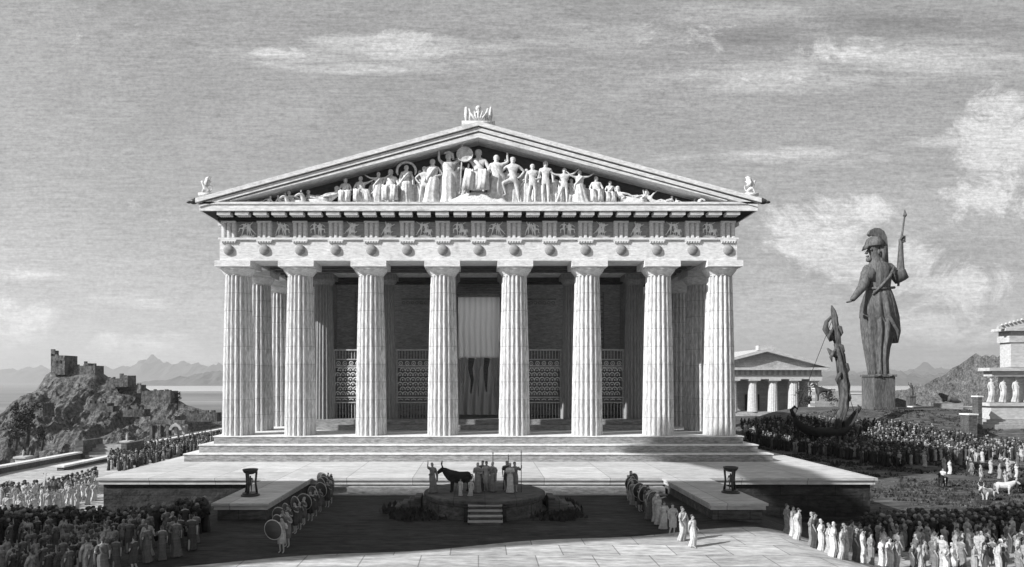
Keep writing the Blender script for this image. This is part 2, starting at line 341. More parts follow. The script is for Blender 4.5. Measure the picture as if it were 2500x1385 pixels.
POSES['point'] = P_(elR=(.2, -.08, .76), wrR=(.26, -.2, .8), haR=(.28, -.24, .81), head=(.01, -.01, .893), crown=(.015, 0, .938))
PROTO += [person_proto('lean', 'cloak', 11), person_proto('point', 'cloak', 12), person_proto('spear', 'long', 13), person_proto('contra', 'tunic', 14)]
def person(loc, rz, k, robe, label, group=None, h=None, hair='hair', skin=None):
    if k < 5 and h is None: k = R.choice([k, k, 8, k if R.random() < .8 else 9, 10 if R.random() < .5 else 0, 11, 1])
    me, rm, hm = PROTO[k]; h = h or HUMAN*R.uniform(.88, 1.08)
    o = link('person', me); o.location = loc; o.rotation_euler.z = rz; o.scale = (h*R.uniform(.84, .96), h*R.uniform(.84, .96), h)
    r = link('robe', rm, o); r.material_slots[0].link = 'OBJECT'; r.material_slots[0].material = M[robe]
    hr = link('hair', hm, o)
    if R.random() < .3: hr.name = 'head_cloth'; hr.material_slots[0].link = 'OBJECT'; hr.material_slots[0].material = M['grobe' if robe == 'drobe' else robe]
    return tag(o, label, 'person', group)

# ------------------------------------------------------------------ ground
GC, GS = -2.05, -3.43
MX, MY = xat(2143, 80), 40.
def gz(x, y):
    if y < -8.6:
        a = sstep(9.5, 15.5, abs(x)) * 1.
        z = lerp(GC, GS, a)
    else: z = GS
    # statue mound
    d = math.hypot((x-MX)/1.25, (y-MY)/.95)
    z += (3.3)*(1-sstep(7., 17., d)) if d < 17 else 0
    # porch terrace on the right
    z += 1.9*sstep(50, 62, x)*sstep(6, 26, y)*(1-sstep(45, 60, y))*(1 if d > 17 else sstep(7, 17, d))
    return z
def gedge(x, y):     # 1 on the plateau, 0 beyond its edge
    e = sstep(-46, -37.5, x)*(1-sstep(112, 128, y))
    e *= 1-sstep(120, 150, x)
    if x < 25: e *= 1-sstep(60, 75, y)*(1-sstep(5, 25, x))
    return e
PLAIN = -25.
def gfull(x, y):
    e = gedge(x, y); z = lerp(PLAIN, gz(x, y), e)
    if e < .999 and abs(x) < 400 and y < 400: z += (mnoise.noise(Vector((x*.05, y*.05, 3)))*4)*(1-e)
    elif e > .5 and (x > 17 or y > -8): z += mnoise.noise(Vector((x*.35, y*.35, 1)))*.07
    return z
def axis(segs):
    out = []
    for a, b, st in segs:
        x = a
        while x < b-1e-6: out.append(x); x += st
    out.append(segs[-1][1]); return out
xs = axis([(-9000, -1500, 1500), (-1500, -300, 150), (-300, -60, 12), (-60, -40, 2), (-40, -16, 1), (-16, -9, .5), (-9, 9, 3), (9, 16, .5), (16, 90, 1.), (90, 160, 5), (160, 300, 20), (300, 1500, 150), (1500, 9000, 1500)])
ys = axis([(-300, -60, 40), (-60, -40, 5), (-40, -10, 1), (-10, -8.6, .35), (-8.6, -8.4, .1), (-8.4, -6, 1), (-6, 66, 1.), (66, 140, 3), (140, 400, 20), (400, 1500, 100), (1500, 9000, 750)])
g = MB(); nx = len(xs)
g.v = [(x, y, gfull(x, y)) for y in ys for x in xs]
g.f = [(j*nx+i, j*nx+i+1, (j+1)*nx+i+1, (j+1)*nx+i) for j in range(len(ys)-1) for i in range(nx-1)]
g.tone = [1]*len(g.v)
gm = g.mesh('ground', M['earth'], True); gm.materials.append(M['plain'])
for p in gm.polygons:
    c = p.center
    if gedge(c.x, c.y) < .5: p.material_index = 1
tag(link('ground', gm), 'trodden earth of the citadel and the plain beyond it', kind='structure')
def sheet(name, x0, x1, y0, y1, dz, m, nx_=40, ny_=20, edge=None):
    mb = MB(); vs = []
    for j in range(ny_+1):
        for i in range(nx_+1):
            u, v = i/nx_, j/ny_; x = lerp(x0, x1, u); y = lerp(y0, y1, v)
            if edge: x, y = edge(x, y, u, v)
            vs.append((x, y, gfull(x, y)+dz))
    mb.add(vs, [(j*(nx_+1)+i, j*(nx_+1)+i+1, (j+1)*(nx_+1)+i+1, (j+1)*(nx_+1)+i) for j in range(ny_) for i in range(nx_)])
    return tag(mb.obj(name, M[m], smooth=True), None, kind='structure')
tag(sheet('court_floor', -17, 17, -24, -8.62, .03, 'court', 68, 60), 'floor of the court between the terrace wings, its shadow painted in dark')
def fe(x, y, u, v): return x, lerp(-33, -18.8+(.27*x if x > -20 else 0)+.18*math.sin(x*.9), v)  # pale paving ends along the cast shadow, repeating it in colour
tag(sheet('forecourt_paving', -19, 21, -33, -14, .05, 'pave', 80, 40, fe), 'flagstones in front of the court, pale up to its painted shadow edge')
tag(sheet('side_paving', -36, -17, -14, 16, .05, 'pave', 38, 50), 'pale paving on the left side below the terrace')
# sea and far hills
mb = MB(); mb.add([(-9000, 1630, PLAIN+.6), (9000, 1630, PLAIN+.6), (9000, 8900, PLAIN+.6), (-9000, 8900, PLAIN+.6)], [(0, 1, 2, 3)])
mb.v[0] = (-900, 1680, PLAIN+.6); mb.v[1] = (9000, 2300, PLAIN+.6); mb.v[3] = (-4700, 8900, PLAIN+.6)
tag(mb.obj('sea', M['sea']), 'pale band of sea beyond the plain', kind='structure')
def ridge(name, D, pts, depth, label, rough=.12, m='farhill', seed=0, n=160, base=None, jag=30.):
    mb = MB(); base = PLAIN if base is None else base
    X = [xat(p[0], D) for p in pts]; Z = [EYE-(p[1]-HY)*D/F for p in pts]
    def prof(x):
        for i in range(len(X)-1):
            if X[i] <= x <= X[i+1]: return lerp(Z[i], Z[i+1], (x-X[i])/(X[i+1]-X[i]))
        return Z[-1]
    vs = []; rows = 9
    for j in range(rows):
        v = j/(rows-1)*2-1     # -1 front .. 1 back
        for i in range(n+1):
            x = lerp(X[0], X[-1], i/n); zt = prof(x)
            f = (1-abs(v))**.8 ; h = (zt-base)*f
            w = (X[-1]-X[0])/jag
            h *= 1+rough*mnoise.fractal(Vector((x/w, v*3+seed, seed)), 1, 2, 5)*(1 if abs(v) < .95 else 0)
            vs.append((x, D-DC+v*depth, base-1+max(0, h)))
    mb.add(vs, [(j*(n+1)+i, j*(n+1)+i+1, (j+1)*(n+1)+i+1, (j+1)*(n+1)+i) for j in range(rows-1) for i in range(n)])
    return tag(mb.obj(name, M[m], smooth=False), label, kind='structure')
ridge('distant_hills', 7000, [(-400, 915), (-120, 905), (0, 905), (40, 903), (75, 893), (100, 897), (140, 910), (230, 906), (260, 895), (300, 898), (335, 893), (350, 880), (372, 864), (395, 882), (420, 893), (460, 886), (500, 890), (545, 893), (600, 905), (760, 915), (1000, 920), (1300, 915), (1700, 905), (1990, 912), (2040, 905), (2100, 908), (2180, 905), (2230, 903), (2260, 892), (2290, 900), (2400, 902), (2600, 890), (3000, 880)], 500, 'long chain of hazy hills along the horizon', .40, seed=3, n=900, jag=120.)
ridge('near_hills', 3900, [(300, 938), (420, 925), (480, 912), (520, 905), (560, 912), (700, 930), (1500, 935), (1990, 928), (2050, 915), (2120, 918), (2200, 912), (2300, 915), (2500, 905), (2700, 900)], 260, 'low hazy headlands in front of the far hills', .4, seed=8, n=600, jag=90.)
ridge('rocky_ridge', 210, [(2190, 962), (2230, 950), (2290, 935), (2325, 917), (2350, 900), (2372, 884), (2395, 874), (2420, 870), (2450, 872), (2500, 876), (2620, 900), (2800, 950)], 60, 'dark rocky slope rising behind the maiden porch', .25, 'rock', seed=5, n=260, base=-16, jag=70.)

# rocky outcrop on the left with its walls and tower
HD = 128
prof = [(-120, 1180), (-40, 1130), (0, 1105), (40, 1058), (62, 1005), (85, 1000), (98, 960), (108, 918), (125, 908), (160, 902), (235, 900), (258, 926), (300, 934), (345, 942), (352, 960), (420, 968), (440, 985), (500, 1004), (548, 1018), (620, 1040), (760, 1070)]
PX = [xat(p[0], HD) for p in prof]; PZ = [EYE-(p[1]-HY)*HD/F for p in prof]
def hprof(x):
    if x <= PX[0]: return PZ[0]
    for i in range(len(PX)-1):
        if PX[i] <= x <= PX[i+1]: return lerp(PZ[i], PZ[i+1], (x-PX[i])/(PX[i+1]-PX[i]))
    return PZ[-1]
def hillz(x, v):       # v 0 ridge .. 1 foot of the near slope
    t = hprof(x); foot = -13.5
    s = v**.75
    z = lerp(t, foot, s) if t > foot else t
    n = mnoise.fractal(Vector((x*.16, v*4.5, 2)), .9, 2, 6)
    n2 = mnoise.ridged_multi_fractal(Vector((x*.09, v*2.2, 7)), .9, 2, 5, 1, 2)
    return z + (n*1.5 + (n2-1.1)*1.4)*min(1, v*5) + n*.15 + mnoise.noise(Vector((x*1.3, v*36, 4)))*.55*min(1, v*8)
mb = MB(); vs = []; nX, nV = 230, 90
for j in range(nV+1):
    for i in range(nX+1):
        x = lerp(PX[0]-6, PX[-1], i/nX)
        if j < 12: y = HD-DC+26-j*2; z = lerp(-22, hprof(x), (j/12)**.6)
        else:
            v = (j-12)/(nV-12); y = HD-DC-v*42; z = hillz(x, v)
        vs.append((x+mnoise.noise(Vector((x*.3, j*.2, 5)))*.8, y, z))
mb.add(vs, [(j*(nX+1)+i, j*(nX+1)+i+1, (j+1)*(nX+1)+i+1, (j+1)*(nX+1)+i) for j in range(nV) for i in range(nX)])
tag(mb.obj('rocky_hill', M['rock'], smooth=False), 'craggy dark hill left of the temple', kind='structure')
def bbox(x0, y0, x1, y1, D, dep): a = at(x0, y1, D); b = at(x1, y0, D); return (a.x, b.x, a.y, a.y+dep, a.z, b.z)
def fort(name, label, cat, boxes, m='rock', group=None, merl=None, parts=()):
    t = thing(name, label, cat, at(boxes[0][0], boxes[0][3], HD), group=group)
    o = Vector(t.location)
    def loc(b): return (b[0]-o.x, b[1]-o.x, b[2]-o.y, b[3]-o.y, b[4]-o.z, b[5]-o.z)
    for b in boxes:
        mb = MB(); q = loc(bbox(*b)); mb.box(*q)
        x = q[0]
        rw = random.Random(int(b[0]))
        while x < q[1]-.3:      # broken battlements
            w_ = rw.uniform(.25, .6); hh_ = rw.uniform(-.05, .5)
            if hh_ > .05: mb.box(x, min(x+w_, q[1]), q[2], q[2]+.5, q[5]+.001, q[5]+hh_)
            x += w_+rw.uniform(0, .4)
        mb.obj('wall', M[m], t)
    for b in parts:
        mb = MB(); q = loc(bbox(*b)); mb.box(*q); mb.obj('window', M['wood'], t)
    return t
fort('watch_tower', 'square battlemented stone tower on the top of the craggy hill', 'tower', [(124, 868, 158, 915, 126, 4), (124, 856, 134, 869, 126, 1.2)], parts=[(136, 880, 139, 887, 125.9, .2), (146, 880, 149, 887, 125.9, .2)])
fort('fortress_wall', 'broken stone wall along the summit right of the tower', 'wall', [(180, 893, 232, 925, 127, 3), (205, 887, 215, 894, 127.5, 2)])
fort('fortress_wall', 'square ruined block halfway down the right side of the hill', 'wall', [(292, 917, 312, 945, 124, 3), (262, 924, 293, 945, 124.5, 3)])
fort('fortress_wall', 'long low wall on the lower right shoulder of the hill', 'wall', [(345, 955, 416, 985, 118, 3), (334, 940, 343, 960, 119, 2)])
fort('ruin', 'ruined terrace wall low on the middle of the craggy hill', 'ruin', [(215, 985, 262, 1003, 104, 2), (258, 992, 275, 1006, 103.5, 2)])
fort('ruin', 'small broken tower stump on the left shoulder of the craggy hill', 'ruin', [(86, 985, 104, 1016, 108, 3)])
fort('ruin', 'stepped ruined wall low on the right slope of the craggy hill', 'ruin', [(300, 1000, 352, 1018, 103, 2), (318, 990, 336, 1001, 103.5, 2)])
fort('ruin', 'long low ruined wall nearest the temple on the hill slope', 'ruin', [(455, 1008, 530, 1030, 112, 2)])
# arcade in the rock
t = thing('arcade', 'ruined arcade with pale piers at the foot of the craggy hill', 'ruin', at(365, 1078, 90))
o = t.location
for i, px in enumerate((368, 388, 408, 428, 447)):
    mb = MB(); a = at(px, 1078, 90)-o; h = (38 if i != 3 else 45)*90/F; mb.box(a.x-.15, a.x+.2, 0, .9, 0, h); mb.obj('pier', M['palewall' if i > 2 else 'rock'], t)
mb = MB(); a = at(365, 1036, 90)-o; b = at(450, 1036, 90)-o; mb.box(a.x, b.x, .05, 1, a.z-.05, a.z+.5); mb.obj('lintel', M['rock'], t)
mb = MB(); c = at(440, 1050, 90)-o
mb.prism([(c.x-.5+1*math.cos(q)*.85, c.z+.85*math.sin(q)) for q in [PI*k/10 for k in range(11)]]+[(c.x-.5+.5*math.cos(q), c.z+.5*math.sin(q)) for q in [PI*(10-k)/10 for k in range(11)]], -.4, .8); mb.obj('arch', M['palewall'], t)

# left parapets, stair block
def wallbox(name, label, cat, x0, x1, y0, y1, z0, z1, m='palewall', cope=.08, group=None):
    t = thing(name, label, cat, ((x0+x1)/2, (y0+y1)/2, z0), group=group)
    mb = MB(); hx, hy = (x1-x0)/2, (y1-y0)/2; mb.box(-hx, hx, -hy, hy, 0, z1-z0-.0); mb.obj('wall', M[m], t)
    mb = MB(); mb.box(-hx-cope, hx+cope, -hy-cope, hy+cope, z1-z0+.002, z1-z0+.14); mb.obj('coping', M['marble'], t)
    return t
wallbox('parapet', 'long pale parapet running back beside the procession way', 'wall', -32.6, -32.1, 20, 48, GS, GS+.5, m='lwall')
wallbox('parapet', 'nearer pale parapet at the far left edge of the picture', 'wall', -34.4, -33.9, 4, 17, GS, GS+.45, m='lwall')
wallbox('parapet', 'inner pale parapet beyond the white crowd on the left', 'wall', -30.9, -30.4, 9, 19, GS, GS+.3, m='lwall')
t = thing('stair_block', 'pale stone stair between the two left parapets', 'stairs', (-32.2, 17.4, GS))
for k in range(4):
    mb = MB(); mb.box(-1.6, 1.6, k*.55, 2.6, k*.25+.001, (k+1)*.25); mb.obj('step', M['palewall'], t)
mb = MB(); mb.box(-2.3, -1.62, -.2, 2.8, 0, 1.5); mb.obj('side_wall', M['lwall'], t)
mb = MB(); mb.box(1.62, 2.1, -.2, 2.8, 0, 1.3); mb.obj('side_wall', M['lwall'], t)

# ------------------------------------------------------------------ terrace with wings and court steps
TZ = -1.35; TY = -8.5
terr = thing('terrace', 'broad paved stone terrace carrying the temple, with two projecting wings', 'terrace', (0, 0, 0))
TX0, TX1 = -17.9, 18.7
mb = MB(); mb.box(TX0+.15, TX1-.15, TY+.15, 52, GS-1, TZ-.32)
for (a, b) in ((-9.9, -7.95), (8.75, 10.75)): pass
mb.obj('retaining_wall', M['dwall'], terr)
mb = MB(); mb.box(TX0, TX1, TY, 52.2, TZ-.318, TZ-.12); mb.box(TX0-.08, TX1+.08, TY-.08, 52.3, TZ-.118, TZ); mb.obj('paved_top', M['terrtop'], terr)
for x0, x1 in ((TX0-.3, -9.9), (10.8, TX1+.3)):
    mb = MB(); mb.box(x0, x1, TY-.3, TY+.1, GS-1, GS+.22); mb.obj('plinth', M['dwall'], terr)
for x0, x1 in ((-9.9, -7.9), (8.7, 10.75)):
    mb = MB(); mb.box(x0+.1, x1-.1, -14.9, TY+.14, GS-.5, TZ-.26); w = mb.obj('wing_wall', M['lwall'], terr)
    mb = MB(); mb.box(x0, x1, -15, TY-.09, TZ-.258, TZ-.1); mb.box(x0-.07, x1+.07, -15.07, TY-.1, TZ-.098, TZ-.004); mb.obj('wing_top', M['terrtop'], terr)
for k, (z0, z1, y0) in enumerate(((GC-.4, GC+.34, TY-.55), (GC-.4, GC+.05, TY-.95))):
    mb = MB(); mb.box(-7.85, 8.65, y0, TY-.09 if k == 0 else TY-.56, z0, z1); mb.obj('court_step', M['step'], terr)

# ------------------------------------------------------------------ the temple
T = thing('temple', 'great white marble temple with eight fluted front columns and a sculpted gable', 'temple', (0, 0, 0))
BACK = 44.
for k in range(3):
    e = .6*(2-k); mb = MB(); z1 = -.45*(2-k)
    mb.box(-15.43-e, 15.43+e, -1.03-e, BACK+e, TZ-.2 if k == 0 else z1-.45, z1-.062); st_ = mb.obj('temple_step', M['step'], T); mb = MB(); mb.box(-15.47-e, 15.47+e, -1.07-e, BACK+e+.02, z1-.06, z1); mb.obj('tread', M['marble'], st_)  # pale treads over darker risers put the sunlit step tops into colour
CH = 9.42
def shaft(rb, rt, h, nf=18, sub=8, deep=.13):
    mb = MB(); n = nf*sub
    def fn(a, z):
        u = (a/(2*PI)*nf) % 1; return 1-deep*math.exp(-((u-.5)/.2)**2)-.015*math.sin(PI*u)
    pr = [(rb+(rt-rb)*(t+.10*math.sin(PI*t)*(-1)), h*t) for t in [i/12 for i in range(13)]]
    mb.lathe(pr, n, fn=fn)
    return mb.mesh('column', M['shaft'])
def capital(rt, h0, ax, hh=.83, ech=.45):
    mb = MB(); mb.lathe([(rt*.98, h0+.002), (rt*1.02, h0+.05), (rt*1.0, h0+.07), (rt*1.06, h0+.1), (rt*1.3, h0+ech*.75), (ax*.97, h0+ech), (ax*.95, h0+ech+.02)], 40)
    mb.box(-ax, ax, -ax, ax, h0+ech+.022, h0+hh)
    return mb.mesh('capital', M['marble'], False)
C1 = shaft(.93, .74, CH); K1 = capital(.74, CH, 1.04)
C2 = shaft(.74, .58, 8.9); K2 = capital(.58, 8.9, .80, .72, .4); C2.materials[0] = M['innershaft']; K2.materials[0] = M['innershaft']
def column(x, y, z=0, sh=C1, cp=K1):
    c = link('column', sh, T, (x, y, z)); link('capital', cp, c); return c
CXs = [-14.35, -10.65, -6.42, -2.12, 2.15, 6.5, 10.75, 14.4]
for x in CXs: column(x, 0)
for sx in (-14.35, 14.4):
    for k in range(9): column(sx, 3.7+4.29*k)
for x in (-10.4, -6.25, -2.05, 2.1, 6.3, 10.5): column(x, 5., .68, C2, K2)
# porch steps, floor
for k, (y0, z1) in enumerate(((3.5, .34), (3.95, .68))):
    mb = MB(); mb.box(-12.1+.35*k, 12.1-.35*k, y0, BACK-3, .002 if k == 0 else .342, z1); mb.obj('porch_step', M['step'], T)
# entablature
AF = -.9; W = 15.13; AZ0, AZ1 = CH+.832, 11.46
mb = MB(); mb.box(-W, W, AF, .9, AZ0, AZ1)
mb.box(-W, -W+1.7, .902, BACK-1, AZ0, AZ1); mb.box(W-1.7, W, .902, BACK-1, AZ0, AZ1); mb.obj('architrave', M['marble'], T)
mb = MB(); mb.box(-W-.06, W+.06, AF-.1, .92, AZ1+.002, AZ1+.12); mb.obj('taenia', M['marble'], T)
FZ0, FZ1 = AZ1+.122, 12.55
mb = MB(); mb.box(-W+.08, W-.08, AF+.12, .8, FZ0, FZ1); mb.box(-W+.08, -W+1.6, .802, BACK-1, AZ1+.002, FZ1); mb.box(W-1.6, W-.08, .802, BACK-1, AZ1+.002, FZ1); mb.obj('frieze_ground', M['metope'], T)
tg = MB(); 
for k in (-1, 0, 1):
    x = k*.29; tg.prism([(x-.125, -.0), (x-.06, -.1), (x+.06, -.1), (x+.125, 0), (x+.125, .13), (x-.125, .13)], 0, FZ1-FZ0-.12, 'z')
tg.box(-.43, .43, -.11, .13, FZ1-FZ0-.118, FZ1-FZ0); tg.box(-.43, .43, .06, .14, 0, FZ1-FZ0-.12)
tgm = tg.mesh('triglyph', M['marble'])
rg = MB(); rg.box(-.46, .46, AF-.1, AF-.002, AZ1-.1, AZ1)
for k in range(6): rg.lathe([(.04, 0), (.055, -.07)], 8, (-.38+.152*k, AF-.06, AZ1-.102))
rgm = rg.mesh('regula', M['marble'])
sh = MB(); prf = [(.29, 0), (.31, .04), (.27, .09), (.16, .15), (.03, .17)]
sh.v = []; 
for r, d in prf: pass
sh.lathe(prf, 24); sh.v = [(x, -z, y) for x, y, z in sh.v]
shm = sh.mesh('round_boss', M['shieldm'], True)
NT = 15; TXs = [-14.6+29.2*i/14 for i in range(15)]
for x in TXs:
    link('triglyph', tgm, T, (x, AF-.0, FZ0)); link('regula', rgm, T, (x, 0, 0)); link('round_boss', shm, T, (x, AF-.001, 10.87))
# metopes
def relief_pair(seed):
    r = random.Random(seed); mb = MB()
    def fig(pose, x, z, h, lean, mir):
        vs, fs = figdata(pose, 1); ca, sa = math.cos(lean), math.sin(lean); out = []
        for a, b, c in vs:
            a = -a if mir else a; c -= .45
            out.append((x+h*(a*ca+c*sa), -.08+h*b*.9, z+h*(-a*sa+c*ca)))
        mb.add(out, fs)
    k = seed % 3
    fig(r.choice(['stand', 'contra', 'carry']), r.uniform(-.02, .1), .44, .8, r.uniform(-.3, .3), seed % 2 == 0)
    mb.tube([(-.42, -.03, .05), (-.1, -.06, .1), (.2, -.05, .04), (.42, -.03, .1)], [.05, .09, .07, .05], 7)
    fig(r.choice(['armsout', 'stride', 'armupL']), -.24, .48, .88, r.uniform(.1, .5), False)
    if k == 0:
        fig(r.choice(['stride', 'armsout']), .22, .45, .86, r.uniform(-.6, -.1), True)
    else:   # horse-bodied fighter rearing
        V = [(.28, 0, .38, .1), (.12, 0, .42, .1), (.05, 0, .6, .07), (.0, 0, .74, .05), (-.02, 0, .84, .05), (-.15, 0, .72, .03), (-.26, 0, .8, .025), (.1, 0, .78, .03), (.3, 0, .9, .022), (.3, 0, .2, .04), (.38, 0, .03, .025), (.2, 0, .18, .035), (.16, 0, .03, .02), (-.04, 0, .3, .035), (-.14, 0, .38, .022), (.38, 0, .5, .03), (.43, 0, .3, .02)]
        E = [(0, 1), (1, 2), (2, 3), (3, 4), (3, 5), (5, 6), (3, 7), (7, 8), (0, 9), (9, 10), (0, 11), (11, 12), (1, 13), (13, 14), (0, 15), (15, 16)]
        vs, fs = skinmesh(V, E, 0, 1); sg = -1 if k == 2 else 1
        mb.add([(sg*a+(0 if sg > 0 else .05), b*.7-.06, c) for a, b, c in vs], fs)
    return mb.mesh('metope_relief', M['panelrelief'], True)
RM = [relief_pair(s) for s in range(7)]
for i in range(14):
    o = link('metope_relief', RM[(i*3) % 7], T, ((TXs[i]+TXs[i+1])/2, AF+.11, FZ0+.02))
# cornice
GF = -1.85
mb = MB(); mb.box(-W-.05, W+.05, AF-.12, .9, FZ1+.002, FZ1+.17); mb.box(-W-.05, W+.05, AF-.3, .88, FZ1+.172, 12.904); mb.obj('bed_mould', M['mouldshade'], T)
mut = MB(); mut.box(-.38, .38, GF+.1, AF-.31, 12.73, 12.902)
for a in range(6):
    for b_ in range(2): mut.lathe([(.03, 0), (.04, -.05)], 6, (-.3+.12*a, GF+.36+.25*b_, 12.75))
mtm = mut.mesh('mutule', M['marble'])
for i in range(29): link('mutule', mtm, T, (-14.6+29.2*i/28, 0, 0))
HW = 16.05
mb = MB(); mb.prism([(GF+.1, 12.93), (GF, 12.93), (GF, 13.25), (GF-.06, 13.3), (GF-.06, 13.42), (.9, 13.42), (.9, 12.93)], -HW+.1, HW-.1, 'x')
mb.box(-HW+.1, -W+.5, .902, BACK, 12.72, 13.42); mb.box(W-.5, HW-.1, .902, BACK, 12.72, 13.42)
mb.obj('horizontal_cornice', M['marble'], T)
mb = MB(); mb.box(-HW+.25, HW-.25, GF+.12, .88, 12.905, 12.928); mb.obj('soffit', M['mouldshade'], T)
SL = .272; ZA = 17.98
def rake(z_off, th, y0, y1, hw):
    mb = MB()
    for sg in (-1, 1):
        poly = [(0, ZA-z_off), (sg*hw, ZA-z_off-SL*hw), (sg*hw, ZA-z_off-SL*hw-th), (0, ZA-z_off-th)]
        mb.prism(poly, y0, y1)
    return mb
rk = rake(0, .24, GF-.16, 10.9, HW+.05)
for sg in (-1, 1): rk.prism([(sg*9.8, ZA-SL*9.8), (sg*(HW+.05), ZA-SL*(HW+.05)), (sg*(HW+.05), ZA-SL*(HW+.05)-.24), (sg*9.8, ZA-SL*9.8-.24)], 10.902, 34)  # roof left open here to let sun in behind the curtain
rk.v += []; r2 = rake(0, .24, 34.002, BACK, HW+.05); rk.add(r2.v, r2.f); rk.obj('sima', M['marble'], T)
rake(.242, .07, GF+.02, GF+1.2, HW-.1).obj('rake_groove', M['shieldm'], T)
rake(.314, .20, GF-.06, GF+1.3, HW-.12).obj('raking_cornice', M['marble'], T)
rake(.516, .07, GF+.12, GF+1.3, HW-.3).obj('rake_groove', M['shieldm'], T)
mb = MB()
for sg in (-1, 1): mb.prism([(0, ZA-.588), (sg*14.2, ZA-.588-SL*14.2), (sg*14.2, ZA-.86-.256*14.2), (0, ZA-.86)], GF+.0, GF+1.35)
mb.obj('raking_soffit', M['marble'], T)
mb = MB(); mb.prism([(-HW+1.2, 13.425), (HW-1.2, 13.425), (0, ZA-.7)], -.45, -.15); mb.obj('tympanum', M['tymp'], T)
mb = MB(); mb.prism([(-15.7, 13.44), (15.7, 13.44), (0, ZA-.3)], .2, 3); mb.obj('roof', M['palewall'], T)
# ceilings, walls
mb = MB(); mb.box(-W+1.72, W-1.72, .902, 10.45, 10.75, 11.1)
for k in range(9): mb.box(-13.3, 13.3, 1.6+k*1.1, 1.95+k*1.1, 10.35, 10.748)
mb.obj('ceiling', M['ceil'], T)
CY = 9.6
cw = MB(); cw.box(-11.2, -1.55, CY, CY+.8, .682, 10.74); cw.box(1.6, 11.2, CY, CY+.8, .682, 10.74); cw.box(-1.548, 1.598, CY+.002, CY+.8, 9.5, 10.74)
cw.box(-11.2, -10.5, 5.6, CY-.002, .682, 10.3); cw.box(10.5, 11.2, 5.6, CY-.002, .682, 10.3); cw.box(-11.2, -10.4, CY+.802, BACK-4, .002, 10.74); cw.box(10.4, 11.2, CY+.802, BACK-4, .002, 10.74)
cw.obj('cella_wall', M['cella'], T)
mb = MB(); mb.box(-10.38, 10.38, 26, 26.8, .05, 10.7); mb.box(-10.38, 10.38, CY+.82, 25.98, .004, .68); mb.box(-10.38, -10.1, CY+.82, 25.98, .682, 10.7); mb.box(10.1, 10.38, CY+.82, 25.98, .682, 10.7); mb.obj('hall_bounce_lining', M['marble'], T)  # bright lining added out of sight to bounce sun onto the curtain
mb = MB(); mb.box(-11.3, 11.3, 4.25, 5.75, 10.3, 10.748); mb.obj('inner_architrave', M['cella'], T)
for k in range(5):
    mb = MB(); mb.box(-1.9, 1.95, CY-.5+.08*k, CY-.35+.08*k, 9.42+.22*k, 9.5+.22*k); mb.obj('lintel_bar', M['screen'], T)
dj = MB(); dj.box(-1.75, -1.5, CY-.2, CY+.1, .684, 9.6); dj.box(1.55, 1.8, CY-.2, CY+.1, .684, 9.6); dj.obj('door_frame', M['ceil'], T)
cu = MB(); rows = []
nC = 60
vs = []
for j in range(13):
    z = lerp(4.9, 9.45, j/12)
    for i in range(nC+1):
        u = i/nC; x = lerp(-1.49, 1.54, u); zz = z - (.18*abs(math.sin(u*PI*5)) if j == 0 else 0)
        vs.append((x, CY+.3+.07*math.sin(u*46+.4*math.sin(z*2))*(.5+.5*(1-j/12)), zz))
cu.add(vs, [(j*(nC+1)+i, j*(nC+1)+i+1, (j+1)*(nC+1)+i+1, (j+1)*(nC+1)+i) for j in range(12) for i in range(nC)])
cu.obj('curtain', M['curtain'], T, smooth=True)
cu = MB(); vs = []
for j in range(11):
    z = lerp(.69, 5.05, j/10)
    for i in range(nC+1):
        u = i/nC; x = lerp(-1.49, 1.54, u)
        vs.append((x, CY+.42+.16*math.sin(u*31+.9*math.sin(z*1.3))*(.4+.6*(1-j/10)), z))
cu.add(vs, [(j*(nC+1)+i, j*(nC+1)+i+1, (j+1)*(nC+1)+i+1, (j+1)*(nC+1)+i) for j in range(10) for i in range(nC)])
cu.obj('lower_drapery', M['drape'], T, smooth=True)
for k in range(5):
    u = -1.15+.58*k; mb = MB()
    mb.tube([(u+.05, CY+.2, 4.9), (u-.04, CY+.15, 4.1), (u+.12*math.sin(k*2), CY+.15, 3.3), (u, CY+.17, 2.2+.4*math.sin(k*3))], [.24, .17, .13, .04], 9); mb.obj('swag', M['grobe' if k % 2 else 'curtain'], T, True)
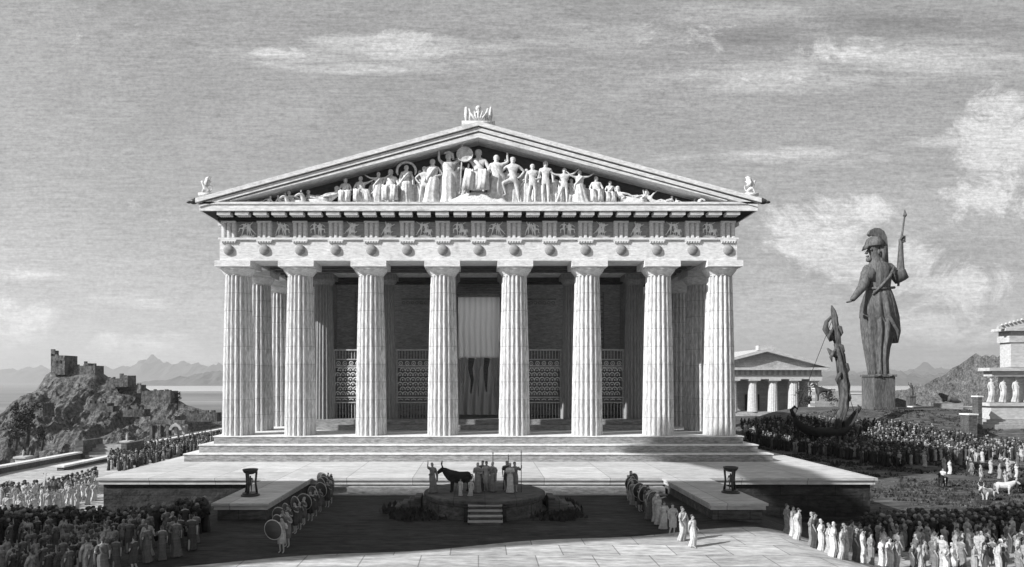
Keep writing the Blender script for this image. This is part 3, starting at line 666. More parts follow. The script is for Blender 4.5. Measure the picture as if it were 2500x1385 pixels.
# bronze screens between the inner columns
def screen(x0, x1, door=False):
    w = x1-x0; t = MB(); z0 = .69
    for za, zb, dy in ((5.25, 5.35, .1), (4.62, 4.70, .09), (4.1, 4.18, .09), (2.05, 2.15, .09), (1.72, 1.80, .09)): t.box(0, w, -dy, dy, za, zb)
    t.box(-.08, .003, -.11, .11, .69, 5.36); t.box(w-.003, w+.08, -.11, .11, .69, 5.36)
    fr = t.obj('screen', M['screen'], T, loc=(x0, 5.1, 0))
    b = MB(); b.box(.02, w-.02, .04, .1, 1.8, 5.25); b.obj('back_panel', M['ceil'], fr)
    l = MB(); n = int(w/.34)
    for r_ in range(6):
        for c in range(n):
            cx = (c+.5+(.5 if r_ % 2 else 0))*w/(n+.5); cz = 2.32+r_*.32
            pts = [(cx+.17*math.cos(q), -.03-.05*math.sin(q)*.5, cz+.17*math.sin(q)) for q in [PI*(-.1+1.2*k/6) for k in range(7)]]
            l.tube(pts, .045, 5); l.ball((cx, -.06, cz), .065, 6, 4)
    l.obj('scale_lattice', M['relief'], fr, True)
    l = MB(); n2 = int(w/.42)
    for c in range(n2):
        cx = (c+.5)*w/n2; l.tube([(cx+.13*math.cos(q), -.05, 4.4+.13*math.sin(q)) for q in [2*PI*k/10 for k in range(11)]], .03, 5); l.ball((cx, -.05, 4.4), .05, 6, 4)
        l.tube([(cx-.16, -.05, 1.93), (cx, -.05, 1.99), (cx+.16, -.05, 1.93)], .03, 5)
    l.box(.03, w-.03, -.06, -.045, 4.22, 4.26); l.obj('rosette_band', M['relief'], fr, False)
    l = MB(); n3 = int(w/.2)
    for c in range(n3): l.tube([((c+.5)*w/n3, 0, .69), ((c+.5)*w/n3, 0, 1.72)], .03, 6)
    l.obj('lower_grille', M['screen'], fr); l = MB()
    for c in range(n3): l.tube([((c+.5)*w/n3, 0, 4.7), ((c+.5)*w/n3, 0, 5.25)], .025, 6)
    l.obj('upper_grille', M['screen'], fr)
for a, b in ((-9.65, -7.05), (-5.45, -2.85), (2.9, 5.5), (7.1, 9.7)): screen(a, b)
for x in (-9.05+.2, 9.0):    # ladder-like ornament on the wall
    mb = MB(); mb.box(x-.3, x-.22, CY-.1, CY-.002, 4, 9.8); mb.box(x+.22, x+.3, CY-.1, CY-.002, 4, 9.8)
    for k in range(18): mb.box(x-.219, x+.219, CY-.09, CY-.002, 4.1+k*.31, 4.2+k*.31)
    mb.obj('wall_ladder_ornament', M['screen'], T)
for x in (-4.2, 4.25):
    mb = MB(); mb.box(x-1.5, x+1.5, CY-.12, CY-.002, 9.2, 9.32)
    for k in range(9): mb.tube([(x-1.35+.33*k+.12*math.cos(q), CY-.08, 9.0+.1*math.sin(q)) for q in [2*PI*j/8 for j in range(9)]], .03, 5)
    mb.obj('wall_frieze', M['screen'], T)
# ornaments on the roof
def wing(mb, x0, sg, h=.95):
    mb.prism([(x0, 0), (x0+sg*.12, .0), (x0+sg*.2, h*.5), (x0+sg*.16, h*.95), (x0+sg*.06, h), (x0-sg*.02, h*.7)], -.12, .12)
ac = MB(); ac.box(-.95, .95, -.45, .45, -.15, .06); ac.ball((0, 0, .5), .27, 12, 8, (1, .7, 1.15)); ac.ball((0, -.05, .92), .17, 10, 7)
for k in (-2, -1, 0, 1, 2): ac.tube([(0, -.1, .1), (k*.14, -.22, .35), (k*.24, -.2, .62+.1*(2-abs(k)))], [.08, .08, .03], 7)
ac.obj('apex_ornament', M['relief'], T, True, loc=(0, GF+.4, ZA-.0))
for sg in (-1, 1):
    w = MB(); wing(w, sg*.62, sg); w.tube([(sg*.5, 0, .06), (sg*.45, -.05, .5), (sg*.55, -.03, .85)], [.12, .09, .06], 8); w.obj('apex_wing', M['relief'], T, True, loc=(0, GF+.4, ZA+.065))
def griffin():
    V = [(0, 0, .3, .13), (.2, 0, .42, .14), (.34, 0, .62, .1), (.4, 0, .85, .085), (.32, 0, .95, .09), (.52, 0, .92, .045), (-.1, 0, .12, .09), (.05, 0, .03, .05), (.36, .06, .2, .06), (.4, .06, .03, .045), (.36, -.08, .2, .06), (.42, -.08, .03, .045), (-.2, 0, .2, .05), (-.32, 0, .45, .035), (-.25, 0, .62, .03)]
    E = [(0, 1), (1, 2), (2, 3), (3, 4), (3, 5), (0, 6), (6, 7), (1, 8), (8, 9), (1, 10), (10, 11), (6, 12), (12, 13), (13, 14)]
    mb = MB(); vs, fs = skinmesh(V, E, 0, 1); mb.add(vs, fs)
    mb.prism([(.15, .5), (.25, .75), (.1, 1.15), (-.2, 1.25), (-.05, .95), (-.22, .95), (-.05, .75), (-.15, .65)], .08, .14); mb.prism([(.15, .5), (.25, .75), (.1, 1.15), (-.2, 1.25), (-.05, .95), (-.22, .95), (-.05, .75), (-.15, .65)], -.14, -.08)
    mb.box(-.35, .6, -.3, .3, -.2, .01)
    return mb.mesh('griffin', M['relief'], True)
gm_ = griffin()
for sg in (-1, 1):
    g_ = link('corner_griffin', gm_, T, (sg*15.55, GF+.3, 13.86+.15)); g_.rotation_euler.z = PI if sg < 0 else 0; g_.scale = (.8, .8, .8); g_.location.z -= .04
    mb = MB(); mb.ball((0, -.1, 0), .16, 10, 7, (1.5, 1, 1)); mb.ball((sg*.24, -.15, -.05), .1, 8, 6, (1.6, 1, .8)); mb.ball((-sg*.05, -.1, .12), .1, 8, 5); mb.obj('lion_head', M['bronze'], T, True, loc=(sg*16.25, GF+.1, 13.45))

# gable sculptures
POSES['helmed'] = P_(elL=(-.17, -.01, .86), wrL=(-.17, -.02, 1.0), haL=(-.17, -.02, 1.04), elR=(.2, 0, .86), wrR=(.27, -.02, .93), haR=(.29, -.02, .95))
def shield_extra(side, up, r=.17):
    def f(mb, d):
        h = d['ha'+side]; q = MB(); q.lathe([(r, 0), (r*1.0, .03), (r*.9, .035), (r*.86, .01), (r*.5, .03), (.01, .04)], 20)
        mb.add([(h[0]+x, h[1]-.02-z, h[2]+y+up) for x, y, z in q.v], q.f)
    return f
def arch_extra(mb, d):
    c = d['head']; mb.tube([(c[0]+.2*math.cos(q)*1.1, .03, c[2]-.05+.22*math.sin(q)) for q in [PI*(-.15+1.3*k/12) for k in range(13)]], [.015]+[.03]*11+[.015], 8)
def wing_extra(mb, d):
    for sg in (-1, 1): mb.prism([(sg*.05, .75), (sg*.3, .98), (sg*.34, .75), (sg*.25, .5), (sg*.12, .55)], .03, .07)
def spear_extra(mb, d):
    h = d['haL']; mb.tube([(h[0]-.03, h[1], .05), (h[0]+.02, h[1], h[2]+.3)], .012, 6)
def helm_extra(mb, d):
    c = d['crown']; mb.tube([(c[0]+.09, .0, c[2]-.08), (c[0]+.07, 0, c[2]+.03), (c[0], 0, c[2]+.07), (c[0]-.08, 0, c[2]+.04)], [.02, .03, .03, .015], 7); shield_extra('R', .0, .15)(mb, d)
PED = [(650, 470, 'recline', None, 1, 0), (722, 458, 'recline', 'low', 0, 0), (800, 442, 'recline', 'low', 1, 0), (843, 425, 'seated', 'full', 0, 0), (880, 420, 'sitreach', 'full', 0, 0), (924, 412, 'armsout', 'full', 0, 0),
 (953, 402, 'seated', 'full', 0, 0), (992, 395, 'stand', 'low', 0, arch_extra), (1036, 398, 'stride', None, 1, 0), (1056, 380, 'contra', 'full', 0, 0), (1095, 366, 'helmed', 'full', 0, helm_extra), (1130, 440, 'stand', None, 0, wing_extra),
 (1168, 352, 'throne', 'low', 0, spear_extra), (1212, 370, 'armupL', 'full', 1, 0), (1252, 374, 'stride', None, 0, 0), (1300, 392, 'contra', None, 0, 0), (1332, 385, 'stand', None, 0, 0), (1378, 402, 'armsout', None, 0, 0),
 (1415, 408, 'armsout', 'full', 1, 0), (1456, 420, 'seated', 'full', 1, 0), (1490, 432, 'seated', 'low', 1, 0), (1530, 436, 'recline', 'low', 0, 0), (1597, 456, 'swim', None, 0, 0), (1658, 476, 'recline', None, 0, 0),
 (1018, 455, 'stand', None, 1, wing_extra), (1200, 455, 'stand', None, 0, 0), (1278, 430, 'carry', 'full', 1, 0), (1350, 430, 'seated', None, 0, 0), (1395, 440, 'seated', 'low', 0, 0), (905, 440, 'carry', 'full', 0, 0), (975, 430, 'stride', None, 0, 0)]
rx_ = random.Random(21)
for q in range(32):
    px = 800+q*23+rx_.uniform(-6, 6)
    if 1130 < px < 1205: continue
    top = 352+abs(px-1168)*.262+rx_.uniform(8, 24)
    PED.append((px, top, rx_.choice(['contra', 'carry', 'armupL', 'stand', 'spear']), rx_.choice(['full', 'full', 'low']), rx_.randint(0, 1), 0))
for px, top in ((610, 478), (690, 468), (770, 456), (1560, 455), (1630, 470), (1690, 478), (1725, 484)): PED.append((px, top, 'recline', 'low', int(px > 1168), 0))
HS = {'seated': .8, 'throne': .8, 'sitreach': .8, 'recline': .46, 'swim': .5}
PB = 13.425
for i, (px, top, pose, dr, mir, ex) in enumerate(PED):
    D = 38.7 if i < 24 or px < 780 or px > 1540 else 38.95; k = F/D
    base = 491 - (22 if pose == 'throne' else 0)
    h = (base-top)/k/HS.get(pose, .985)
    me = statue_mesh(pose, dr, i, 1, 'relief', ex or None, .72)
    o = link('gable_statue', me, T, (xat(px, D), D-DC, PB+.002+(22/k if pose == 'throne' else 0)))
    if pose in ('recline', 'swim'): h = min(h, 2.3 if pose == 'recline' else 1.9)
    o.scale = ((-h if mir else h)*1.08, h, h)
mb = MB(); vs = []
for j in range(9):
    for i in range(31):
        u = i/30; x = -1.75+3.5*u; y = -1.75+1.35*j/8
        vs.append((x, y, 13.43+.82*math.sin(PI*u)**.7*min(1, (j+.0)/2.5)+mnoise.noise(Vector((x*3, y*3, 0)))*.12*min(1, j)))
mb.add(vs, [(j*31+i, j*31+i+1, (j+1)*31+i+1, (j+1)*31+i) for j in range(8) for i in range(30)]); mb.obj('gable_rock', M['relief'], T, True)
def horse_head(mb):
    vs, fs = skinmesh([(0, 0, 0, .16), (.12, 0, .25, .13), (.2, -.05, .45, .12), (.36, -.1, .38, .08), (.5, -.12, .26, .06)], [(0, 1), (1, 2), (2, 3), (3, 4)], 0, 1); mb.add(vs, fs)
    mb.prism([(.1, .5), (.16, .66), (.2, .52)], -.12, -.06); mb.tube([(-.03, 0, .1), (.05, 0, .33), (.14, -.02, .52)], [.05, .06, .04], 6)
for px, s, z in ((705, .9, 0), (745, 1.05, .05), (1702, .8, -.12)):
    mb = MB(); horse_head(mb); o = mb.obj('gable_horse_head', M['relief'], T, True, loc=(xat(px, 38.6), -1.55, PB+.02+z)); o.scale = (s*(1 if px > 1000 else -1), s, s)

# ------------------------------------------------------------------ bronze tripods on the wings
def tripod(loc, label):
    t = thing('bronze_tripod', label, 'tripod', loc, group='bronze tripods on the terrace wings')
    mb = MB(); mb.lathe([(.36, 0), (.36, .05), (.3, .07), (.3, .12)], 24); mb.obj('base', M['bronze'], t)
    for k in range(3):
        a = 2*PI*k/3+.5; mb = MB(); mb.tube([(.25*math.cos(a), .25*math.sin(a), .121), (.2*math.cos(a), .2*math.sin(a), .5), (.24*math.cos(a), .24*math.sin(a), .95)], [.05, .04, .045], 7); mb.obj('leg', M['bronze'], t, True)
    mb = MB(); mb.lathe([(.12, .86), (.24, .92), (.29, 1.0), (.3, 1.06), (.26, 1.061), (.2, .97)], 24); mb.obj('bowl', M['bronze'], t, True)
    mb = MB(); vs, fs = figdata('stand', 1); mb.add([(x*.72, y*.72, z*.72+.121) for x, y, z in vs], fs); mb.obj('figure', M['greystat'], t, True)
tripod((xat(609, 26.5), -13.4, TZ), 'dark bronze tripod with a small figure inside, on the left terrace wing')
tripod((xat(1786, 27.2), -12.7, TZ), 'dark bronze tripod with a small figure inside, on the right terrace wing')

# ------------------------------------------------------------------ round altar platform
AX, AY, AR = .25, -12.6, 2.35
t = thing('round_platform', 'low round stone platform with steps in the middle of the court', 'platform', (AX, AY, GC))
mb = MB(); mb.lathe([(AR+.18, -.3), (AR+.18, .1), (AR+.02, .14), (AR, .62), (AR+.05, .64)], 64); mb.obj('drum', M['lwall'], t)
mb = MB(); mb.lathe([(AR+.12, .642), (AR+.12, .74), (AR+.08, .76)], 64); mb.obj('rim', M['lwall'], t)
for k in range(4):
    mb = MB(); mb.box(-.62, .62, -AR-.75+.2*k, -AR+.3, k*.16-.2 if k == 0 else k*.16+.001, (k+1)*.16-.05); mb.obj('step', M['lwall'], t); mb = MB(); mb.box(-.64, .64, -AR-.77+.2*k, -AR+.3, (k+1)*.16-.049, (k+1)*.16); mb.obj('tread', M['palewall'], t)
for sx in (-1, 1):
    mb = MB(); mb.box(sx*.72-.07, sx*.72+.07, -AR-.3, -AR+.2, -.1, .60); mb.obj('stair_cheek', M['dwall'], t)
for sg in (-1, 1):
    for k in range(5):
        mb = MB(); x = sg*(AR+.35+.26*k); mb.box(min(x-.13, x+.13), max(x-.13, x+.13), -.55, .55, -.2, .58-.12*k); mb.obj('side_step', M['lwall'], t)
PTOP = GC+.76
# ox
def quad_mesh(kind):
    if kind == 'ox': V = [(0, 0, .70, (.25, .27)), (.32, 0, .74, (.24, .25)), (-.36, 0, .74, (.25, .28)), (-.58, 0, .86, .19), (-.72, 0, .98, .13), (-.85, 0, .98, .085), (-1.0, 0, .88, .055)]
    else: V = [(0, 0, .82, (.2, .16)), (.32, 0, .86, (.2, .18)), (-.32, 0, .86, (.19, .17)), (-.5, 0, 1.05, .12), (-.66, 0, 1.3, .09), (-.78, 0, 1.28, .075), (-.97, 0, 1.12, .05)]
    E = [(0, 1), (0, 2), (2, 3), (3, 4), (4, 5), (5, 6)]
    zt = V[1][2]
    for sy in (-.13, .13):
        n = len(V); V += [(.38, sy, zt-.1, .14), (.34+sy*.5, sy, zt*.58, .1), (.44+sy*.5, sy, zt*.34, .06), (.40+sy*.6, sy, .1, .045), (.37+sy*.6, sy, .03, .052)]; E += [(1, n), (n, n+1), (n+1, n+2), (n+2, n+3), (n+3, n+4)]
        n = len(V); f = -.06 if sy < 0 else .05
        V += [(-.38, sy, zt-.14, .13), (-.39+f, sy, zt*.52, .075), (-.38+f*1.3, sy, zt*.3, .055), (-.39+f*1.6, sy, .1, .042), (-.41+f*1.6, sy, .03, .05)]; E += [(2, n), (n, n+1), (n+1, n+2), (n+2, n+3), (n+3, n+4)]
    if kind == 'ox': V = [(x, y, z, tuple(q*1.4 for q in r) if isinstance(r, tuple) else r*(1.45 if i_ < 7 else 1.25)) for i_, (x, y, z, r) in enumerate(V)]
    n = len(V); V += [(.54, 0, zt+.02, .035), (.6, 0, zt-.25, .025), (.6, 0, zt-.5, .04)]; E += [(1, n), (n, n+1), (n+1, n+2)]
    vs, fs = skinmesh(V, E, 0, 1); mb = MB(); mb.add(vs, fs)
    hx, hz = V[4][0], V[4][2]
    if kind == 'ox':
        for s in (-1, 1): mb.tube([(hx-.03, s*.06, hz+.08), (hx-.08+s*.06, s*.18, hz+.2), (hx-.12+s*.1, s*.16, hz+.42)], [.04, .032, .008], 6); mb.tube([(hx, s*.08, hz+.02), (hx+.03, s*.18, hz)], [.03, .01], 6)
    else:
        for s in (-1, 1): mb.tube([(hx-.02, s*.04, hz+.07), (hx-.03, s*.05, hz+.17)], [.025, .006], 6)
    return mb, (hx, hz)
def mane(hx, hz):
    mb = MB(); mb.tube([(hx+.02, 0, hz+.1), (hx+.1, 0, hz+.02), (hx+.24, 0, hz-.22), (hx+.36, 0, hz-.35)], [.03, .05, .05, .02], 7); return mb
def bull_mesh():
    mb = MB(); tr = [(.57, .76, .07), (.54, .74, .17), (.42, .72, .25), (.2, .69, .27), (-.05, .68, .28), (-.28, .72, .30), (-.46, .80, .27), (-.62, .92, .20), (-.75, 1.03, .145), (-.85, 1.07, .12), (-.96, 1.0, .095), (-1.07, .91, .07), (-1.12, .87, .05)]
    mb.tube([(x, 0, z) for x, z, r in tr], [r for x, z, r in tr], 18); mb.v = [(x, y*.82, z) for x, y, z in mb.v]
    for sy in (-.15, .15):
        k = .05 if sy < 0 else -.03
        mb.tube([(.42, sy*.8, .72), (.38, sy, .52), (.46+k, sy, .33), (.43+k, sy, .1), (.40+k, sy, .06), (.39+k, sy, .0)], [.17, .13, .065, .045, .055, .06], 10)
        mb.tube([(-.36, sy*.8, .72), (-.36, sy, .5), (-.37-k, sy, .3), (-.37-k, sy, .1), (-.39-k, sy, .06), (-.39-k, sy, 0)], [.16, .11, .06, .045, .055, .06], 10)
        s_ = 1 if sy > 0 else -1
        mb.tube([(-.84, s_*.06, 1.15), (-.84, s_*.17, 1.2), (-.88, s_*.22, 1.34), (-.84, s_*.18, 1.5)], [.04, .035, .025, .007], 7)
        mb.tube([(-.8, s_*.1, 1.1), (-.76, s_*.2, 1.07), (-.75, s_*.25, 1.03)], [.03, .045, .012], 7)
    mb.tube([(.56, 0, .84), (.63, 0, .74), (.64, .02, .5), (.62, .02, .36), (.62, .02, .26)], [.035, .025, .02, .045, .012], 7)
    mb.tube([(-.5, 0, .62), (-.62, 0, .7), (-.74, 0, .86)], [.05, .06, .04], 8)
    return mb
oxm = bull_mesh(); hom, (hx, hz) = quad_mesh('horse')
oxme = oxm.mesh('bull', M['darkcoat'], True); home = hom.mesh('horse', M['darkcoat'], True); mnme = mane(hx, hz).mesh('mane', M['hair'], True)
def animal(me, name, loc, rz, coat, label, cat, group=None, s=.8):
    o = link(name, me); o.location = loc; o.rotation_euler.z = rz; o.scale = (s, s, s)
    o.material_slots[0].link = 'OBJECT'; o.material_slots[0].material = M[coat]
    if name == 'horse': link('mane', mnme, o)
    return tag(o, label, cat, group)
animal(oxme, 'bull', (AX-1.0, AY-.2, PTOP), .12, 'darkcoat', 'dark horned bull standing on the round platform', 'bull', s=.85)
for i, (dx, dy, k, rb, lb) in enumerate(((-.28, -.35, 2, 'grobe', 'robed priest beside the hindquarters of the bull'), (.08, .1, 6, 'grobe', 'tallest spear bearer in the left hand group on the round platform'), (.32, -.1, 1, 'grobe', 'robed figure just right of the tallest spear bearer on the platform'),
     (.92, .25, 3, 'drobe', 'dark robed figure behind the two right hand spear bearers'), (1.22, -.1, 6, 'grobe', 'spear bearer in grey clothes at the right end of the platform'), (-2.1, -.35, 4, 'grobe', 'attendant raising an arm before the head of the bull'), (-.95, -1.05, 0, 'wrobe', 'white robed child low in front of the bull'),
     (-.08, .35, 0, 'drobe', 'dark robed figure between the priest and the tallest spear bearer'), (1.02, -.35, 2, 'wrobe', 'pale robed figure in front of the right hand group on the platform'), (-.55, -1.15, 1, 'wrobe', 'second white robed child, nearer the priest'))):
    person((AX+dx, AY+dy-.2, PTOP), R.uniform(-.6, .6), k, rb, lb, h=HUMAN*(1.12 if i not in (6, 9) else .62))
def spear(loc, h, label, tilt=0, group=None):
    t = thing('spear', label, 'spear', loc, group=group); mb = MB(); mb.tube([(0, 0, 0), (0, 0, h)], .014, 6); mb.obj('spear_shaft', M['wood'], t)
    mb = MB(); mb.lathe([(.006, h), (.03, h+.06), (.004, h+.17)], 6); mb.obj('spear_head', M['screen'], t); t.rotation_euler.y = tilt
for i, (dx, dy, lb) in enumerate(((.34, -.28, 'upright spear held by the tallest bearer on the platform'), (1.48, -.38, 'upright spear at the right end of the round platform'), (.98, -.02, 'shorter spear between the two groups on the platform'))): spear((AX+dx, AY+dy, PTOP), (1.5, 1.55, 1.35)[i], lb)

# ------------------------------------------------------------------ files of people
ORD = ['first', 'second', 'third', 'fourth', 'fifth', 'sixth', 'seventh', 'eighth', 'ninth', 'tenth', 'eleventh', 'twelfth', 'thirteenth', 'fourteenth', 'fifteenth', 'sixteenth', 'seventeenth', 'eighteenth', 'nineteenth', 'twentieth', 'twenty first', 'twenty second', 'twenty third', 'twenty fourth', 'twenty fifth', 'twenty sixth', 'twenty seventh', 'twenty eighth', 'twenty ninth', 'thirtieth', 'thirty first', 'thirty second', 'thirty third', 'thirty fourth', 'thirty fifth', 'thirty sixth']
def gp(px, py):       # point of the real ground under a pixel
    D = 14.
    while D < 150:
        p = at(px, py, D)
        if p.z < gfull(p.x, p.y)+.03: break
        D += 1.
    lo, hi = D-1, D
    for _ in range(8):
        D = (lo+hi)/2; p = at(px, py, D)
        if p.z < gfull(p.x, p.y)+.03: hi = D
        else: lo = D
    p = at(px, py, hi); p.z = gfull(p.x, p.y)+.02; return p
shb = MB(); shb.lathe([(.30, 0), (.31, .015), (.28, .03), (.15, .06), (.01, .075)], 28); shb.v = [(x, -z, y) for x, y, z in shb.v]
shbm = shb.mesh('shield_face', M['bronze'], True)
rimb = MB(); rimb.tube([(.3*math.cos(q), -.012, .3*math.sin(q)) for q in [2*PI*k/28 for k in range(29)]], .016, 6); rimm = rimb.mesh('rim', M['screen'], True)
def shield(p, rz, label, group, h=1.12):
    o = link('shield', shbm); d = Vector((-.11, -.22, .68))*h; d.rotate(Matrix.Rotation(rz, 3, 'Z')); o.location = Vector(p)+d; o.rotation_euler = (.1, 0, rz); link('rim', rimm, o)
    return tag(o, label, 'shield', group)
def file(pts, n, cfg, label, group, face, jit=.12):
    out = []
    for i in range(n):
        u = i/(n-1)*(len(pts)-1); k = min(int(u), len(pts)-2); a = Vector(pts[k]); b = Vector(pts[k+1]); p = a.lerp(b, u-k)
        p = gp(p.x, p.y)+Vector((R.uniform(-jit, jit), R.uniform(-jit, jit), 0)); p.z = gfull(p.x, p.y)+.03
        pk, rb = cfg(i); rz = face+R.uniform(-.35, .35)
        person(p, rz, pk, rb, label(i), group); out.append((p, rz, pk, i))
    return out
lf = file([(690, 1350), (700, 1318), (740, 1290), (770, 1262), (800, 1232), (815, 1218), (805, 1208)], 17, lambda i: (5 if i % 3 != 2 else 6, 'grobe' if i < 3 else 'drobe'), lambda i: f'soldier, {ORD[i]} from the near end of the file beside the left wing', 'armed file beside the left wing', -.5)
for p, rz, pk, i in lf:
    if pk == 5: shield(p, rz, f'round rimmed shield of the {ORD[i]} soldier in the file by the left wing', 'shields of the file beside the left wing')
for k in range(2):
    pass
rf = file([(1688, 1338), (1660, 1318), (1630, 1300), (1610, 1285), (1598, 1275)], 6, lambda i: (1 if i % 2 else 3, 'wrobe'), lambda i: f'white robed person, {ORD[i]} from the near end of the right file', 'people filing beside the right wing', .5, .05)
rf2 = file([(1592, 1270), (1570, 1250), (1550, 1235), (1535, 1218), (1545, 1208)], 13, lambda i: (5 if i % 2 else 3, 'drobe' if i < 6 else 'grobe'), lambda i: f'dark clad walker, {ORD[i]} behind the white robed people' , 'people filing beside the right wing', .4)
for p, rz, pk, i in rf2:
    if pk == 5: shield(p, rz, f'round shield of the {ORD[i]} dark walker in the right hand file', 'shields of the right hand file')
# right front row, and the rows behind it
file([(1912, 1296), (1975, 1332), (2040, 1362), (2115, 1378), (2210, 1392), (2330, 1402), (2480, 1408)], 26, lambda i: ((0, 1, 2, 3, 0)[i % 5], ('wrobe', 'grobe', 'wrobe', 'wrobe', 'grobe', 'drobe')[i % 6]), lambda i: f'pale robed person, {ORD[i]} from the left in the front row at lower right', 'front row of the lower right crowd', 1.0)
def scatter(n, region, cfg, label, group, face, mind=.42, jit=.9, tries=40):
    pts = []; out = 0
    poly = region
    def inside(x, y):
        c = False; j = len(poly)-1
        for i in range(len(poly)):
            if (poly[i][1] > y) != (poly[j][1] > y) and x < (poly[j][0]-poly[i][0])*(y-poly[i][1])/(poly[j][1]-poly[i][1])+poly[i][0]: c = not c
            j = i
        return c
    x0, x1 = min(p[0] for p in poly), max(p[0] for p in poly); y0, y1 = min(p[1] for p in poly), max(p[1] for p in poly)
    G = [gp(px, py) for px, py in poly]; gx0, gx1 = min(p.x for p in G), max(p.x for p in G); gy0, gy1 = min(p.y for p in G), max(p.y for p in G)
    t_ = 0
    while out < n and t_ < n*400:
        t_ += 1; x = R.uniform(gx0, gx1); y = R.uniform(gy0, gy1); z = gfull(x, y)+.03; D = y+DC
        px = CX+x*F/D; py = HY+(EYE-z)*F/D
        if not inside(px, py) or any((x-a)**2+(y-b)**2 < mind*mind for a, b in pts): continue
        pts.append((x, y)); k, rb = cfg(out); lb = label(px, py, out) if callable(label) else label
        person((x, y, z), face+R.uniform(-.7, .7), k, rb, lb, group); out += 1
    return pts
# left dark crowd
def half(px, a, b, w=('left', 'middle', 'right')): u = (px-a)/(b-a); return w[0] if u < .33 else w[1] if u < .66 else w[2]
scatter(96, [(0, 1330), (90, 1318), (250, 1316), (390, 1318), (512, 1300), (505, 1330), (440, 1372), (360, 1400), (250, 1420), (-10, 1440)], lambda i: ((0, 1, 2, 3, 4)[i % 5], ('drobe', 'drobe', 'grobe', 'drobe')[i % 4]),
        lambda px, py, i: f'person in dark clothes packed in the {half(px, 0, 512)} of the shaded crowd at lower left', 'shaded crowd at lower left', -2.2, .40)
# left white procession
scatter(46, [(-10, 1275), (-10, 1225), (110, 1218), (200, 1206), (238, 1196), (240, 1222), (190, 1245), (110, 1268), (50, 1278)], lambda i: ((2, 0, 3, 1)[i % 4], 'wrobe'),
        lambda px, py, i: f'white robed person in the {half(px, 0, 240)} of the sunlit crowd left of the terrace', 'white robed procession on the left', 1.2, .40)
# lower right rows
scatter(62, [(2060, 1345), (2110, 1330), (2230, 1335), (2340, 1330), (2505, 1320), (2505, 1400), (2360, 1396), (2210, 1385)], lambda i: ((1, 0, 2, 3)[i % 4], ('grobe', 'drobe', 'wrobe', 'grobe')[i % 4]),
        lambda px, py, i: f'robed person in the {half(px, 2060, 2500)} of the rows behind the lower right front', 'packed rows at lower right', 1.3, .42)
# middle right crowd, nearest members
scatter(36, [(2200, 1128), (2300, 1120), (2500, 1112), (2500, 1205), (2440, 1190), (2340, 1165), (2230, 1140)], lambda i: ((1, 0, 3, 4)[i % 4], ('wrobe', 'grobe', 'drobe', 'wrobe')[i % 4]),
        lambda px, py, i: f'robed person on the slope, in the {half(px, 2200, 2500)} of the gathering at the right', 'gathering on the right hand slope', 1.2, .8)
bn = thing('banner_pole', 'pole with a small pale banner rising from the white robed crowd on the left', 'banner', gp(104, 1245))
mb = MB(); mb.tube([(0, 0, 0), (.05, 0, 1.9)], .02, 6); mb.obj('pole', M['wood'], bn)
mb = MB(); mb.prism([(.03, 1.2), (.02, 1.85), (.2, 1.9), (.14, 1.5), (.1, 1.25)], -.02, .02); mb.obj('cloth', M['wrobe'], bn)
# horses, riders and cattle on the slope
for i, (px, py, coat, rd, lb) in enumerate(((2196, 1141, 'darkcoat', 1, 'dark horse with a pale rider, farthest left on the right slope'), (2302, 1190, 'darkcoat', 1, 'dark horse with a white clad rider in front of the right hand gathering'), (2318, 1118, 'lightcoat', 1, 'white horse ridden behind the gathering on the right slope'), (2388, 1128, 'lightcoat', 0, 'white horse without a rider amid the right hand gathering'), (2470, 1150, 'lightcoat', 0, 'white horse at the right edge of the gathering'))):
    p = gp(px, py); rz = (.2, .5, 2.9, .3, .1)[i]; animal(home, 'horse', p, rz, coat, lb, 'horse', 'horses on the right slope', .72)
    if rd: person((p.x, p.y, p.z+.12), rz-PI/2, 7, 'wrobe', ('rider on the dark horse farthest left on the right slope', 'white clad rider on the dark horse before the gathering', 'rider on the white horse behind the gathering')[i], h=1.1)
for i, (px, py, coat) in enumerate(((2412, 1222, 'lightcoat'), (2450, 1205, 'lightcoat'), (2490, 1200, 'darkcoat'))):
    animal(oxme, 'bull', gp(px, py), (.4, 2.6, .1)[i], coat, ('white bull lowest on the right slope', 'white bull just behind the lowest bull on the right slope', 'dark bull at the right edge of the slope')[i], 'bull', 'bulls on the right slope', .7)
# the far part of the crowd: one mass
def lowfig(mb, p, h, tone, r):
    a0 = r.uniform(0, 6); rs = []; w = r.uniform(.85, 1.15); lean = r.uniform(-.06, .06)
    for rr, z in ((.13, 0), (.11, .25), (.085, .5), (.12, .7), (.125, .78), (.05, .83), (.04, .86)):
        rs.append([(p.x+h*(rr*w*(1+.16*math.sin(3*a+a0+z*2))*math.cos(a)+lean*z), p.y+h*.75*rr*math.sin(a), p.z+h*z) for a in [2*PI*k/9 for k in range(9)]])
    mb.rings(rs, True, tone); mb.ball((p.x+lean*h*.93, p.y-.02, p.z+h*.925), h*.075, 7, 5, tone=.15 if r.random() < .75 else .7)
    if r.random() < .5:
        sx = r.choice((-1, 1)); mb.tube([(p.x+sx*h*.1, p.y, p.z+h*.76), (p.x+sx*h*.19, p.y-.06, p.z+h*.6), (p.x+sx*h*.13, p.y-.14, p.z+h*r.uniform(.5, .85))], h*.035, 5); mb.tone[-15:] = [tone*.8]*15
